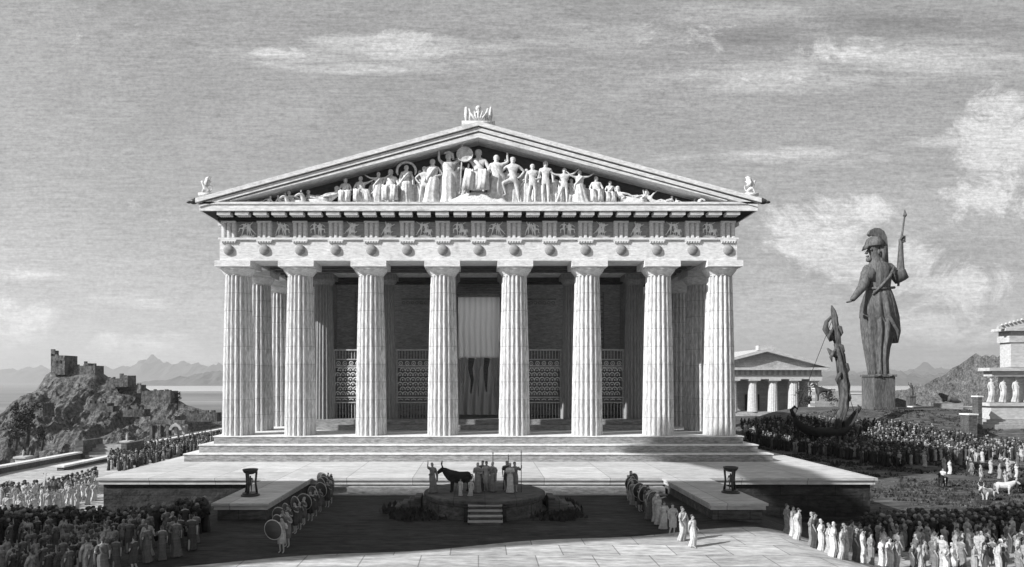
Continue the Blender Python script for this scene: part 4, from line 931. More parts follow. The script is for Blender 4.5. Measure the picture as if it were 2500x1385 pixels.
def mass(name, label, n, region, tones, seed, h=1.1):
    r = random.Random(seed); mb = MB(); c = 0; poly = region
    G = [gp(px, py) for px, py in poly]; gx0, gx1 = min(p.x for p in G), max(p.x for p in G); gy0, gy1 = min(p.y for p in G), max(p.y for p in G)
    t_ = 0
    while c < n and t_ < n*80:
        t_ += 1; px = r.uniform(min(p[0] for p in poly), max(p[0] for p in poly)); py = r.uniform(min(p[1] for p in poly), max(p[1] for p in poly))
        cc = False; j = len(poly)-1
        for i in range(len(poly)):
            if (poly[i][1] > py) != (poly[j][1] > py) and px < (poly[j][0]-poly[i][0])*(py-poly[i][1])/(poly[j][1]-poly[i][1])+poly[i][0]: cc = not cc
            j = i
        if not cc: continue
        p = gp(px, py); lowfig(mb, p, h*r.uniform(.9, 1.08), r.choice(tones), r); c += 1
    return tag(mb.obj(name, M['crowd'], smooth=True, tone=True), label, 'crowd', kind='stuff')
mass('crowd', 'far packed crowd between the small temple, the ship and the right slope', 1600, [(1806, 1042), (1900, 1034), (1960, 1036), (2060, 1040), (2180, 1046), (2300, 1066), (2420, 1092), (2510, 1095), (2510, 1125), (2300, 1125), (2210, 1140), (2140, 1140), (2060, 1120), (1960, 1108), (1880, 1098), (1830, 1080)], (.05, .05, .08, .08, .12, .2, .4, .9), 3)
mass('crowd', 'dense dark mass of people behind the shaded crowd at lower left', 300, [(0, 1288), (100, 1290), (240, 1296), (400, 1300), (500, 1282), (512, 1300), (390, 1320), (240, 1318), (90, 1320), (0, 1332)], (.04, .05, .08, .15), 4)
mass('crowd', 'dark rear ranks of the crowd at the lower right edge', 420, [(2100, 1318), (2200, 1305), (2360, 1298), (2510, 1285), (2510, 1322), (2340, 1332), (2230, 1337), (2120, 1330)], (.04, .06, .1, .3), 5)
mass('crowd', 'distant procession climbing the way behind the left side of the terrace', 420, [(270, 1120), (330, 1098), (440, 1078), (540, 1062), (548, 1070), (500, 1098), (400, 1128), (310, 1152), (262, 1150)], (.1, .12, .2, .3, .8), 6, .85)
mass('crowd', 'rear ranks of the sunlit procession left of the terrace', 90, [(-5, 1228), (100, 1218), (180, 1200), (236, 1180), (238, 1196), (200, 1208), (110, 1220), (0, 1234)], (.5, .8, 1.2), 7)

def scrub(name, label, n, x0, x1, y0, y1, seed, m='leaf', s0=.07, cond=None):
    r = random.Random(seed); mb = MB(); c = 0
    while c < n:
        x, y = r.uniform(x0, x1), r.uniform(y0, y1); c += 1
        if mnoise.noise(Vector((x*.25, y*.25, seed))) < -.1 or (cond and not cond(x, y)): continue
        z = gfull(x, y)
        for k in range(6):
            q = Vector((x+r.gauss(0, .16), y+r.gauss(0, .12), z)); a = r.uniform(0, 6.28); h = s0*r.uniform(.6, 2.2); w_ = Vector((math.cos(a), math.sin(a), 0))*h*.5
            mb.add([q-w_, q+w_, q+Vector((r.gauss(0, .04), r.gauss(0, .04), h))], [(0, 1, 2)])
    return tag(mb.obj(name, M[m]), label, 'scrub', kind='stuff')
scrub('shrubs', 'low dark planting round the foot of the round platform', 900, AX-4.6, AX+4.6, AY-2.4, AY+2, 9, 'leaf', .13, lambda x, y: AR+.15 < math.hypot(x-AX, y-AY) < AR+1.6 and not (abs(x-AX) < 1 and y < AY))
scrub('scrub', 'low dry scrub and tufts on the trodden slope at the right', 9000, 19.2, 62, -12, 36, 3, 'leaf', .09)
scrub('dry_grass', 'pale dry grass tufts on the trodden slope at the right', 5000, 19.2, 62, -12, 36, 6, 'lwall', .05)
# ------------------------------------------------------------------ second temple
D2 = 128.
def temple2():
    k = F/D2; z0 = gz(xat(1862, D2), D2-DC)-.3; cx = xat(1862, D2)
    t = thing('small_temple', 'small pale temple with a plain gable behind the crowd on the right', 'temple', (cx, D2-DC, z0))
    H = lambda py: (EYE-(py-HY)/k)-z0
    hw = 10.9; mb = MB()
    for q in range(3): mb.box(-hw-.9+.35*q, hw+.9-.35*q, -1.4+.35*q, 24, q*.35+(.001 if q else -.5), (q+1)*.35)
    mb.obj('temple_step', M['palewall'], t)
    zt = H(926)
    sm = MB(); nfl = 16
    sm.lathe([(lerp(.95, .76, i/6), (zt-1.05-.7)*i/6) for i in range(7)], 64, fn=lambda a, z: 1-.07*math.sin(PI*((a/(2*PI)*nfl) % 1)))
    sme = sm.mesh('column', M['palest']); cp = MB(); hh = zt-1.05-.7; cp.lathe([(.76, hh+.001), (.8, hh+.1), (1.1, hh+.38), (1.05, hh+.4)], 20); cp.box(-1.1, 1.1, -1.1, 1.1, hh+.401, hh+.699); cpe = cp.mesh('capital', M['palest'])
    for i in range(6):
        c = link('column', sme, t, (-9.7+3.88*i, 0, 1.05)); link('capital', cpe, c)
    for i in range(1, 6):
        for sx in (-9.7, 9.7): c = link('column', sme, t, (sx, 3.9*i, 1.05)); link('capital', cpe, c)
    mb = MB(); mb.box(-hw, hw, -1, 23, zt+.001, H(916)); mb.obj('architrave', M['palest'], t)
    mb = MB(); mb.box(-hw+.1, hw-.1, -.9, 22.9, H(916)+.001, H(904)); mb.obj('frieze_ground', M['metope'], t)
    for i in range(21):
        m2 = MB(); m2.box(-hw+.12+i*1.04, -hw+.12+i*1.04+.5, -1.02, -.91, H(916)+.002, H(904)); m2.obj('triglyph', M['palest'], t)
    mb = MB(); mb.box(-hw-.9, hw+.9, -1.9, 23.5, H(904)+.001, H(898)); mb.obj('cornice', M['palest'], t)
    mb = MB()
    zA = H(852); zE = H(893)
    for sg in (-1, 1): mb.prism([(0, zA), (sg*(hw+1.1), zE), (sg*(hw+1.1), zE-.5), (0, zA-.6)], -2.0, 23.5)
    mb.obj('raking_cornice', M['palest'], t)
    mb = MB(); mb.prism([(-hw-.6, H(898)+.001), (hw+.6, H(898)+.001), (0, zA-.55)], -.8, 23); mb.obj('tympanum', M['palewall'], t)
    mb = MB(); mb.box(-1.6, 1.6, -1.9, -.6, zA-.3, zA+.55); mb.obj('apex_block', M['palest'], t)
    mb = MB(); mb.box(-7, 7, 5, 18, 1.051, zt-.05); mb.obj('inner_wall', M['palewall'], t)
    mb = MB(); mb.box(-1.4, 1.4, 4.8, 4.99, 1.052, zt-3); mb.obj('door', M['wood'], t)
temple2()
# ------------------------------------------------------------------ colossal statue
DS = 80.; KS = F/DS
def SP(px, py, y=0.): return Vector(((px-2143)/KS, y, (1000-py)/KS))
st = thing('colossal_statue', 'colossal helmeted statue in long robe raising a spear, on a stone pedestal', 'statue', at(2143, 1000, DS))
mb = MB(); a = SP(2119, 1000); b = SP(2169, 915)
mb.box(a.x, b.x, -1.3, 1.3, -1.2, b.z-.25); mb.box(a.x-.2, b.x+.2, -1.5, 1.5, -1.2, .35); mb.box(a.x-.14, b.x+.14, -1.44, 1.44, b.z-.248, b.z); mb.obj('pedestal', M['greystat'], st)
# robe
rows = [(920, 2125, 2167, 1.0), (905, 2123, 2166, 1.0), (880, 2119, 2165, 1.1), (850, 2114, 2169, 1.2), (822, 2110, 2178, 1.3), (800, 2107, 2183, 1.35), (770, 2105, 2181, 1.3), (745, 2108, 2178, 1.2), (725, 2112, 2175, 1.1), (708, 2114, 2173, 1.05), (690, 2114, 2175, 1.1), (672, 2112, 2178, 1.1), (655, 2114, 2178, 1.0), (645, 2120, 2170, .85), (637, 2128, 2160, .6), (630, 2132, 2152, .45)]
def robering(py, x0, x1, ry, amp, ph, n=72):
    c = SP((x0+x1)/2, py); rx = (x1-x0)/2/KS*.93; out = []
    for k in range(n):
        q = 2*PI*k/n; m_ = 1+amp*(math.sin(11*q+ph)*.5+math.sin(17*q-ph*1.7)*.35+math.sin(5*q+2)*.3)
        out.append((c.x+rx*m_*math.cos(q), ry*m_*math.sin(q), c.z))
    return out
mb = MB(); mb.rings([robering(py, x0, x1, ry, .21 if py > 735 else (.05 if py > 650 else .02), py*.004) for py, x0, x1, ry in rows]); mb.obj('robe', M['greystat'], st, True)
mb = MB()  # overfold of the robe, hanging from the belt to the hip
mb.rings([robering(py, x0, x1, ry, am, 1+py*.006) for py, x0, x1, ry, am in ((838, 2176, 2190, .5, .24), (810, 2160, 2192, 1.2, .24), (775, 2108, 2188, 1.62, .22), (748, 2107, 2184, 1.55, .17), (722, 2111, 2179, 1.35, .08), (708, 2114, 2175, 1.1, .02))], False); mb.obj('overfold', M['greystat'], st, True)
mb = MB(); mb.tube([SP(2112, 706, -.6), SP(2140, 708, -1.25), SP(2176, 704, -.6)], .16, 8); mb.obj('belt', M['greystat'], st, True)
mb = MB(); mb.tube([SP(2172, 655, -.9), SP(2155, 680, -1.35), SP(2134, 704, -1.3), SP(2118, 722, -1.0)], [.14, .17, .17, .1], 8); mb.obj('sash', M['greystat'], st, True)
V = [SP(2140, 690), SP(2142, 660), SP(2140, 640), SP(2136, 622), SP(2132, 603), SP(2132, 590),
     SP(2118, 658), SP(2099, 700, -.8), SP(2076, 724, -1.2), SP(2062, 738, -1.5),
     SP(2170, 655), SP(2196, 686, -.3), SP(2192, 640, -.5), SP(2193, 596, -.5), SP(2193, 584, -.5)]
rad = [1.1, 1.2, .8, .52, .92, .85, .8, .66, .46, .34, .8, .6, .42, .28, .3]
vs, fs = skinmesh([tuple(v)+(r*.9,) for v, r in zip(V, rad)], [(0, 1), (1, 2), (2, 3), (3, 4), (4, 5), (1, 6), (6, 7), (7, 8), (8, 9), (1, 10), (10, 11), (11, 12), (12, 13), (13, 14)], 1, 2)
mb = MB(); mb.add(vs, fs)
# face in profile to the left: nose, lips, chin, ear
mb.prism([(SP(2117, 612).x, SP(0, 612).z), (SP(2112, 618).x, SP(0, 619).z), (SP(2117, 621).x, SP(0, 621).z), (SP(2122, 605).x, SP(0, 605).z)], -.16, .16)
mb.ball(SP(2118, 626), .2, 8, 6, (1, 1, .6)); mb.ball(SP(2121, 634), .33, 10, 6); mb.ball(SP(2137, 618, -.75), .2, 8, 6, (1, .6, 1.5)); mb.ball(SP(2122, 611, -.42), .14, 8, 6)
h = SP(2060, 739, -1.55)
for k in range(4): mb.tube([h+Vector((0, .18*(k-1.5), 0)), h+Vector((-.28, .2*(k-1.5), -.12)), h+Vector((-.48+.05*abs(k-1.5), .2*(k-1.5), -.1))], [.1, .09, .06], 6)
mb.tube([h+Vector((.1, -.3, .05)), h+Vector((-.1, -.45, .12)), h+Vector((-.25, -.42, .16))], [.1, .09, .06], 6)
h = SP(2194, 587, -.5)
for k in range(4): mb.tube([h+Vector((.0, -.25, -.3+.2*k)), h+Vector((.3, -.22, -.3+.2*k)), h+Vector((.3, .1, -.3+.2*k))], .1, 6)
mb.tube([h+Vector((-.2, -.2, -.1)), h+Vector((-.1, -.32, .2)), h+Vector((.1, -.3, .35))], .1, 6)
mb.obj('body', M['greystat'], st, True)
for c, rr in ((SP(2118, 668, -.2), .85), (SP(2190, 668, -.1), .9)):    # sleeves
    mb = MB(); e = c+Vector((-.35 if c.x < 0 else .35, -.3, -.9)); mb.tube([c+Vector((.2 if c.x < 0 else -.3, 0, .5)), c, e], [rr*.7, rr, rr*.85], 12); mb.obj('sleeve', M['greystat'], st, True)
mb = MB(); mb.lathe([(.96, -.1), (1.0, 0), (.98, .4), (.8, .85), (.45, 1.1), (.1, 1.2)], 24, SP(2134, 601)); 
mb.prism([(SP(2116, 0).x, SP(0, 606).z), (SP(2109, 0).x, SP(0, 612).z), (SP(2113, 0).x, SP(0, 600).z), (SP(2124, 0).x, SP(0, 588).z), (SP(2130, 0).x, SP(0, 600).z)], -.5, .5)
mb.prism([(SP(2140, 0).x, SP(0, 604).z), (SP(2158, 0).x, SP(0, 604).z), (SP(2160, 0).x, SP(0, 640).z), (SP(2150, 0).x, SP(0, 642).z)], -.7, .7); mb.obj('helmet', M['greystat'], st, True)
mb = MB(); out_ = [(2118, 573), (2122, 564), (2132, 558), (2145, 558), (2156, 565), (2163, 580), (2165, 600), (2166, 625), (2167, 652)]; in_ = [(2158, 650), (2159, 625), (2158, 603), (2155, 588), (2148, 580), (2138, 577), (2130, 576), (2124, 578)]
mb.prism([(SP(x, 0).x, SP(0, y).z) for x, y in out_+in_], -.22, .22); mb.tube([SP(2136, 592), SP(2140, 578)], .18, 6); mb.obj('crest', M['greystat'], st)
mb = MB(); mb.tube([SP(2186, 700, -.55), SP(2193, 590, -.55), SP(2201, 533, -.55)], [.13, .13, .09], 8); mb.lathe([(.08, 0), (.22, .25), (.02, .95)], 8, SP(2202, 534, -.55)); mb.obj('spear', M['greystat'], st)
for sx in (2130, 2158):
    mb = MB(); p = SP(sx, 917, -1.1); mb.ball((p.x, p.y, p.z), .4, 10, 6, (.8, 1.5, .5)); mb.obj('foot', M['greystat'], st, True)

# low platform under the statue
wallbox('platform_wall', 'long low grey stone base under the colossal statue', 'platform', xat(2065, 78), xat(2225, 78), 38.2, 44, -1.6, -.35, m='dwall', cope=.1)
wallbox('enclosure_wall', 'low pale wall between the statue and the maiden porch', 'wall', xat(2215, 86), xat(2395, 86), 45, 45.8, -2.5, EYE-64/F*86, m='palewall')
wallbox('enclosure_wall', 'short pale wall behind the mast, left of the statue pedestal', 'wall', xat(2068, 100), xat(2120, 100), 60, 61, -3.5, EYE-32/F*100, m='palest')
wallbox('enclosure_wall', 'pale building end between the small temple and the mast', 'wall', xat(1990, 105), xat(2040, 105), 65, 66, -3.5, EYE-20/F*105, m='palewall')

# ------------------------------------------------------------------ ship with leaning mast
DV = 68.
def VP_(px, py, y=0.): return Vector(((px-2010)*DV/F, y, (1060-py)*DV/F))
sp = at(2010, 1060, DV); sp.z -= .45; sh_ = thing('ship', 'dark curved ship with tall leaning mast standing among the crowd', 'ship', sp)
keel = [(1938, 1003), (1940, 1022), (1952, 1038), (1972, 1050), (2000, 1057), (2035, 1056), (2062, 1048), (2078, 1030), (2088, 1008), (2094, 992)]
mb = MB(); rs = []
for i, (x, y) in enumerate(keel):
    c = VP_(x, y); u = i/(len(keel)-1); w = .15+.95*math.sin(PI*u); dh = .25+.75*math.sin(PI*u)
    ring = [(c.x, -w, c.z+dh*.9), (c.x, -w*.9, c.z+dh*.4), (c.x, -w*.45, c.z), (c.x, 0, c.z-.12), (c.x, w*.45, c.z), (c.x, w*.9, c.z+dh*.4), (c.x, w, c.z+dh*.9), (c.x, w*.8, c.z+dh*.85), (c.x, 0, c.z+dh*.4), (c.x, -w*.8, c.z+dh*.85)]
    rs.append(ring)
mb.rings(rs); mb.obj('hull', M['wood'], sh_, True)
mb = MB(); mb.tube([VP_(1938, 1005), VP_(1932, 990), VP_(1940, 982), VP_(1948, 988)], [.25, .18, .14, .06], 8); mb.obj('stern_curl', M['wood'], sh_, True)
mb = MB(); mb.tube([VP_(2092, 996), VP_(2100, 985), VP_(2094, 978)], [.22, .16, .06], 8); mb.obj('prow', M['wood'], sh_, True)
mast = [(2040, 1040, .2), (2052, 1012, .38), (2060, 985, .42), (2063, 955, .34), (2062, 930, .4), (2060, 905, .3), (2055, 880, .38), (2049, 855, .44), (2045, 832, .26), (2042, 808, .36), (2040, 785, .24), (2037, 765, .3), (2035, 748, .2), (2030, 735, .05)]
mb = MB(); pts = [VP_(x, y) for x, y, r in mast]
rs = []
for i, (x, y, r) in enumerate(mast):
    c = VP_(x, y); ring = []
    for k in range(28):
        q = 2*PI*k/28; m_ = 1+.2*math.sin(5*q+i*.8)+.16*math.sin(9*q-i)+.15*math.sin(3*q+i*2.1); ring.append((c.x+r*m_*math.cos(q), r*m_*math.sin(q), c.z))
    rs.append(ring)
mb.rings(rs); mb.obj('furled_sail', M['sail'], sh_, True)
for (x_, y_, q_) in ((2066, 950, 1), (2048, 905, -1), (2062, 880, 1), (2034, 850, -1), (2050, 835, 1), (2028, 800, -1), (2046, 790, 1)):
    mb = MB(); c = VP_(x_, y_); mb.tube([c+Vector((-q_*.3, 0, .3)), c+Vector((q_*.1, -.2, 0)), c+Vector((q_*.3, -.15, -.5)), c+Vector((q_*.15, -.1, -1.0))], [.1, .22, .16, .03], 7); mb.obj('loose_cloth', M['sail'], sh_, True)
mb = MB(); mb.tube([VP_(2050, 860), VP_(2030, 852), VP_(2020, 840)], [.3, .28, .08], 8); mb.tube([VP_(2032, 820), VP_(2015, 792), VP_(2018, 775), VP_(2030, 762)], [.3, .3, .2, .12], 9); mb.obj('loose_cloth', M['sail'], sh_, True)
mb = MB(); mb.tube([VP_(2062, 1048), VP_(2055, 930, .5), VP_(2040, 800, .3)], [.14, .12, .08], 8); mb.obj('mast', M['wood'], sh_, True)
for a, b in (((2030, 775), (1942, 1000)), ((2036, 830), (2088, 1005)), ((2000, 1050), (2050, 985))):
    mb = MB(); mb.tube([VP_(*a), VP_(*b)], .03, 5); mb.obj('rigging', M['wood'], sh_)

# ------------------------------------------------------------------ maiden porch building at the right edge
DE = 70.; KE = F/DE
def EP(px, py, y=0.): return Vector(((px-2400)/KE, y, (1045-py)/KE))
E = thing('maiden_porch_building', 'pale building at right edge with a porch held up by carved maidens', 'building', at(2400, 1045, DE))
def eb(name, x0, y0, x1, y1, ya, yb, m='palest', extra=None):
    f = (DE+ya)/DE; a, b = EP(x0, y1), EP(x1, y0); ox = 0
    X = lambda px: ((px-CX)*(DE+ya)/F)-(2400-CX)*DE/F; Zq = lambda py: (EYE-(py-HY)*(DE+ya)/F)-at(0, 1045, DE).z
    mb = MB(); mb.box(X(x0), X(x1), ya, yb, Zq(y1), Zq(y0)); return mb.obj(name, M[m], E)
W2 = 2640
eb('podium', 2420, 992, W2, 1024, 0, 1.3); eb('podium_coping', 2416, 984, W2, 991.9, -.15, 1.4)
for k in range(3): eb('step', 2412-8*k, 1025+6*k, W2, 1030.9+6*k+(40 if k == 2 else 0), -.3-.35*k, 1.3, 'palewall')
eb('porch_architrave', 2422, 906, W2, 919, .1, 1.3); eb('porch_cornice', 2416, 898, W2, 905.9, -.25, 1.4)
eb('porch_back_wall', 2440, 919.1, W2, 984, 1.05, 1.25, 'cella')
eb('upper_wall', 2468, 836, W2, 897, 1.5, 3.0); eb('upper_architrave', 2464, 820, W2, 835.9, 1.4, 3.1); eb('upper_frieze', 2467, 808, W2, 819.9, 1.45, 3.1, 'metope'); eb('upper_cornice', 2456, 801, W2, 807.9, 1.1, 3.2)
eb('gable', 2500, 788, W2, 800.9, 1.5, 3.0, 'palewall')
mb = MB(); a = EP(2455, 801)
mb.prism([(a.x+.2, a.z+.02), (a.x+9, a.z+.02), (a.x+9, a.z+2.6), (a.x+.2, a.z+.25)], 1.2, 1.49); mb.obj('roof_edge', M['palest'], E)
for k in range(9):
    mb = MB(); mb.ball((a.x+.5+.42*k, 1.1, a.z+.42+.112*k), .13, 8, 5); mb.obj('antefix', M['palest'], E, True)
mm = statue_mesh('contra', 'full', 4, 1, 'palest')
for k, px in enumerate((2429, 2458, 2489, 2520, 2554)):
    o = link('carved_maiden', mm, E, EP(px, 984, .5)); hh = 62/KE; o.scale = (hh*.85, hh*.8, hh)
    mb = MB(); mb.lathe([(.05, .0), (.16, .06), (.17, .1)], 12); mb.box(-.2, .2, -.2, .2, .101, .15); c = mb.obj('head_capital', M['palest'], o); c.scale = (.55, .55, .4); c.location = (0, 0, .97)
# bronze doors / altar beside
wallbox('stone_altar', 'small dark stone block beside the steps of the maiden porch', 'altar', xat(2366, 66), xat(2386, 66), 26, 27.2, -2.2, EYE-84/F*66, m='lwall')
wallbox('gate_pier', 'tall narrow grey pier at the left corner of the maiden porch', 'pier', xat(2388, 68), xat(2398, 68), 28, 28.8, -2.2, EYE-40/F*68, m='lwall')
# small pillar statue and equestrian monuments
def small_stat(name, label, cat, px, py0, py1, D, pose, m):
    p = at(px, py1, D); p.z = max(p.z, gfull(p.x, p.y)) if False else p.z
    t = thing(name, label, cat, p); k = D/F; H_ = (py1-py0)*k
    mb = MB(); mb.box(-.4, .4, -.4, .4, -1.5, H_*.5); mb.box(-.5, .5, -.5, .5, H_*.5+.001, H_*.5+.15); mb.obj('pedestal', M[m], t)
    o = link('figure', statue_mesh(pose, 'low', 2, 1, m), t, (0, 0, H_*.5+.15)); q = H_*.5; o.scale = (q, q, q)
small_stat('pillar_statue', 'small dark statue with raised arm on a pillar right of the colossal statue', 'statue', 2224, 937, 1000, 88, 'armupL', 'greystat')
small_stat('pillar_statue', 'tiny white statue on a post on the far left way', 'statue', 310, 1062, 1098, 66, 'stand', 'palest')
small_stat('pillar_statue', 'small pale statue at the end of the near left parapet', 'statue', 57, 1102, 1135, 54, 'contra', 'palest')
t = thing('reclining_monument', 'small dark sculpture of a crouching beast on the pale wall', 'statue', at(2318, 985, 84))
mb = MB(); mb.box(-1.6, 1.3, -.6, .6, -1.2, .001); mb.obj('pedestal', M['palewall'], t)
mb = MB(); vs, fs = skinmesh([(0, 0, .5, .4), (.9, 0, .35, .3), (-.7, 0, .8, .35), (-1.1, 0, 1.2, .25), (-1.4, 0, 1.1, .15), (1.5, 0, .15, .12), (-.6, .2, .15, .13), (.8, .2, .1, .13)], [(0, 1), (0, 2), (2, 3), (3, 4), (1, 5), (2, 6), (1, 7)], 0, 1); mb.add(vs, fs); mb.obj('beast', M['greystat'], t, True)
t = thing('horse_statue', 'dark equestrian statue beside the small temple', 'statue', at(2010, 1000, 100)); 
o = link('bronze_horse', home, t, (0, 0, 1.2)); o.scale = (2, 2, 2); o.material_slots[0].link = 'OBJECT'; o.material_slots[0].material = M['bronze']
mb = MB(); mb.box(-1.6, 1.6, -.7, .7, -2, 1.2); mb.obj('pedestal', M['palewall'], t)

# ------------------------------------------------------------------ trees
def tree(loc, h, w, label, shape='round', group=None, nleaf=900, seed=0):
    r = random.Random(seed); t = thing('cypress_tree' if shape == 'tall' else 'olive_tree', label, 'tree', loc, group=group)
    mb = MB(); mb.tube([(0, 0, -.3), (.05*h, 0, h*.3), (0, .03*h, h*.6), (.02*h, 0, h*.85)], [h*.05, h*.04, h*.025, h*.008], 8)
    for k in range(6):
        a = r.uniform(0, 6.28); z = h*r.uniform(.3, .65); mb.tube([(0, 0, z), (w*.3*math.cos(a), w*.3*math.sin(a), z+h*.12), (w*.42*math.cos(a), w*.42*math.sin(a), z+h*.22)], [h*.02, h*.014, h*.005], 6)
    mb.obj('trunk', M['bark'], t, True)
    lb = MB(); cl = [(r.gauss(0, .22)*w, r.gauss(0, .22)*w, h*(r.uniform(.35, .95) if shape == 'round' else r.uniform(.15, 1))) for _ in range(26)]
    for i in range(nleaf):
        c = r.choice(cl); q = Vector((c[0]+r.gauss(0, .1)*w, c[1]+r.gauss(0, .1)*w, c[2]+r.gauss(0, .05)*h))
        if shape == 'tall': f = 1-.8*max(0, q.z/h)**1.5; q.x *= f; q.y *= f
        s = h*.028*r.uniform(.6, 1.4); u = Vector((r.gauss(0, 1), r.gauss(0, 1), r.gauss(0, 1))).normalized(); v = u.orthogonal().normalized()
        lb.add([q+u*s, q+v*s*.6, q-u*s, q-v*s*.6], [(0, 1, 2, 3)])
    lb.obj('crown', M['leaf'], t)
tree(at(66, 1068, 88)+Vector((0, 0, -.5)), 5.2, 2.4, 'dark bushy tree at the left foot of the craggy hill', 'round', 'trees by the craggy hill', 1100, 1)
tree(at(38, 1085, 86)+Vector((0, 0, -.5)), 3.4, 2.4, 'lower dark bush farthest left below the craggy hill', 'round', 'trees by the craggy hill', 800, 2)
tree(at(102, 1085, 84)+Vector((0, 0, -.5)), 3.0, 1.6, 'small tree right of the bushy tree below the craggy hill', 'round', 'trees by the craggy hill', 700, 9)
tree(at(432, 985, 120)+Vector((0, 0, -1)), 3., 1.4, 'small tree at the right end of the low hill wall', 'round', 'trees by the craggy hill', 500, 3)
tree(at(1978, 1010, 108), 4.6, 3.6, 'dark tree right of the small temple columns', 'round', 'trees near the small temple', 1100, 4)
tree(at(2022, 1004, 100)+Vector((0, 0, -.3)), 3.6, 2.2, 'small dark tree just left of the leaning mast', 'round', 'trees near the small temple', 700, 5)

# ------------------------------------------------------------------ sun, added off-view slab that casts the court shadow, sky, air, camera
TH, EL = math.radians(64), math.radians(32)
hx_, hy_ = math.sin(TH), math.cos(TH)
CRX = -30.
def back(X, Y, z):
    t_ = (X-CRX)/hx_; return (Y-hy_*t_, z+math.tan(EL)*t_)
near = [back(-25, -27, GS), back(-14, -23.2, GS), back(-6, -20.8, GC), back(0, -19.2, GC), (back(11, -16.5, GC)), back(26, -13.2, GS)]
far = [back(26, -9.0, GS+.6), back(19.5, -8.9, GC), back(17.4, -8.9, GC), back(17, -6, TZ), back(16.6, -2.4, TZ+.1), back(14.6, -.9, .5), back(13, -1., .2), back(12.2, -.9, 1.0), back(10.6, -1.4, .1), back(9.2, -1.9, -.6), back(13, -2.9, TZ), back(14.2, -6.5, TZ), back(14.8, -8.95, GC), back(8, -8.95, GC),
       back(0, -8.95, GC), back(-10, -9., GC), back(-14, -9.3, GS), back(-24, -11.8, GS)]
poly = [(near[0][0], GS-1)]+near+far+[(far[-1][0]+1.5, GS-1)]
mb = MB(); mb.prism([(y, z) for y, z in poly], CRX-1.6, CRX, 'x')  # added out of view; outline traced back from the wanted shadow edges
tag(mb.obj('shade_slab', M['rock']), 'unseen slab added beyond the left edge, shaped to cast the court and step shadows', kind='structure')

for o in list(scn.objects):      # drawing units to metres
    if o.get('category') and not o.get('kind'): o['kind'] = 'thing'
    if o.parent is None:
        o.location = o.location*S; o.scale = o.scale*S
cam = bpy.data.cameras.new('camera'); co = bpy.data.objects.new('camera', cam); COL.objects.link(co)
co.location = Vector((0, -DC, EYE))*S; co.rotation_euler = (PI/2, 0, 0)
cam.sensor_width = 36; cam.lens = F/2500*36; cam.shift_x = (1250-CX)/2500; cam.shift_y = (HY-692.5)/2500
cam.clip_start = .2; cam.clip_end = 60000; scn.camera = co
sun = bpy.data.lights.new('sun', 'SUN'); so = bpy.data.objects.new('sun', sun); COL.objects.link(so)
sun.energy = 4.9; sun.angle = math.radians(.5); sun.color = (1, 1, 1)
d = Vector((hx_*math.cos(EL), hy_*math.cos(EL), -math.sin(EL))); so.rotation_euler = d.to_track_quat('-Z', 'Y').to_euler(); so.location = (-50, -60, 60)
w = bpy.data.worlds.new('World'); scn.world = w; w.use_nodes = True
nt = w.node_tree; N = nt.nodes; L = nt.links; bg = N['Background']
sky = N.new('ShaderNodeTexSky'); sky.sky_type = 'NISHITA'; sky.sun_disc = False; sky.sun_elevation = EL; sky.sun_rotation = math.atan2(-hx_, -hy_)
bw = N.new('ShaderNodeRGBToBW'); L.new(sky.outputs[0], bw.inputs[0])
tc = N.new('ShaderNodeTexCoord')
def mth(op, a, b=0., clamp=False):
    n = N.new('ShaderNodeMath'); n.operation = op; n.use_clamp = clamp
    for i, q in enumerate((a, b)):
        if isinstance(q, (int, float)): n.inputs[i].default_value = q
        else: L.new(q, n.inputs[i])
    return n.outputs[0]
sep = N.new('ShaderNodeSeparateXYZ'); L.new(tc.outputs['Generated'], sep.inputs[0])
dy_ = mth('MAXIMUM', mth('ABSOLUTE', sep.outputs[1]), .12)
gx = mth('DIVIDE', sep.outputs[0], dy_); gzz = mth('DIVIDE', sep.outputs[2], dy_)     # the sky as a flat ceiling of directions
gv = N.new('ShaderNodeCombineXYZ'); L.new(gx, gv.inputs[0]); L.new(gzz, gv.inputs[2]); L.new(mth('MULTIPLY', sep.outputs[1], .5), gv.inputs[1])
def nz(scale, st, det=6, rough=.6, loc=(0, 0, 0), dist=0.):
    mp = N.new('ShaderNodeMapping'); L.new(gv.outputs[0], mp.inputs[0]); mp.inputs['Scale'].default_value = st; mp.inputs['Location'].default_value = loc
    n = N.new('ShaderNodeTexNoise'); n.inputs['Scale'].default_value = scale; n.inputs['Detail'].default_value = det; n.inputs['Roughness'].default_value = rough; n.inputs['Distortion'].default_value = dist
    L.new(mp.outputs[0], n.inputs[0]); return n.outputs[0]
def cloud(px, py, rx, ry, hard=1.):     # soft patch of cloud round a direction
    a = mth('DIVIDE', mth('SUBTRACT', gx, (px-CX)/F), rx/F); b = mth('DIVIDE', mth('SUBTRACT', gzz, (HY-py)/F), ry/F)
    q = mth('ADD', mth('MULTIPLY', a, a), mth('MULTIPLY', b, b)); return mth('MULTIPLY', mth('SUBTRACT', 1.0, q, True), hard)
el = sep.outputs[2]; SKY_K = .062
base = mth('POWER', mth('MAXIMUM', bw.outputs[0], .001), .22)
big = nz(2.6, (1, 1, 3.4), 8, .62, (3, 1, 0), .4); puff = nz(11, (1, 1, 1.3), 12, .74, (0, 2, 5), .9); streak = nz(5, (1, 1, 8), 9, .72, (2, 0, 1), .3)
hatch = nz(26, (1., 1, 11), 3, .8); hatch2 = nz(150, (1, 1, 1.6), 2, .8)
def band(patches, n, th, gain):
    tot = None
    for p in patches:
        c = cloud(*p); tot = c if tot is None else mth('MAXIMUM', tot, c)
    return mth('MULTIPLY', mth('SUBTRACT', mth('ADD', n, mth('MULTIPLY', tot, .34)), th), gain, True)
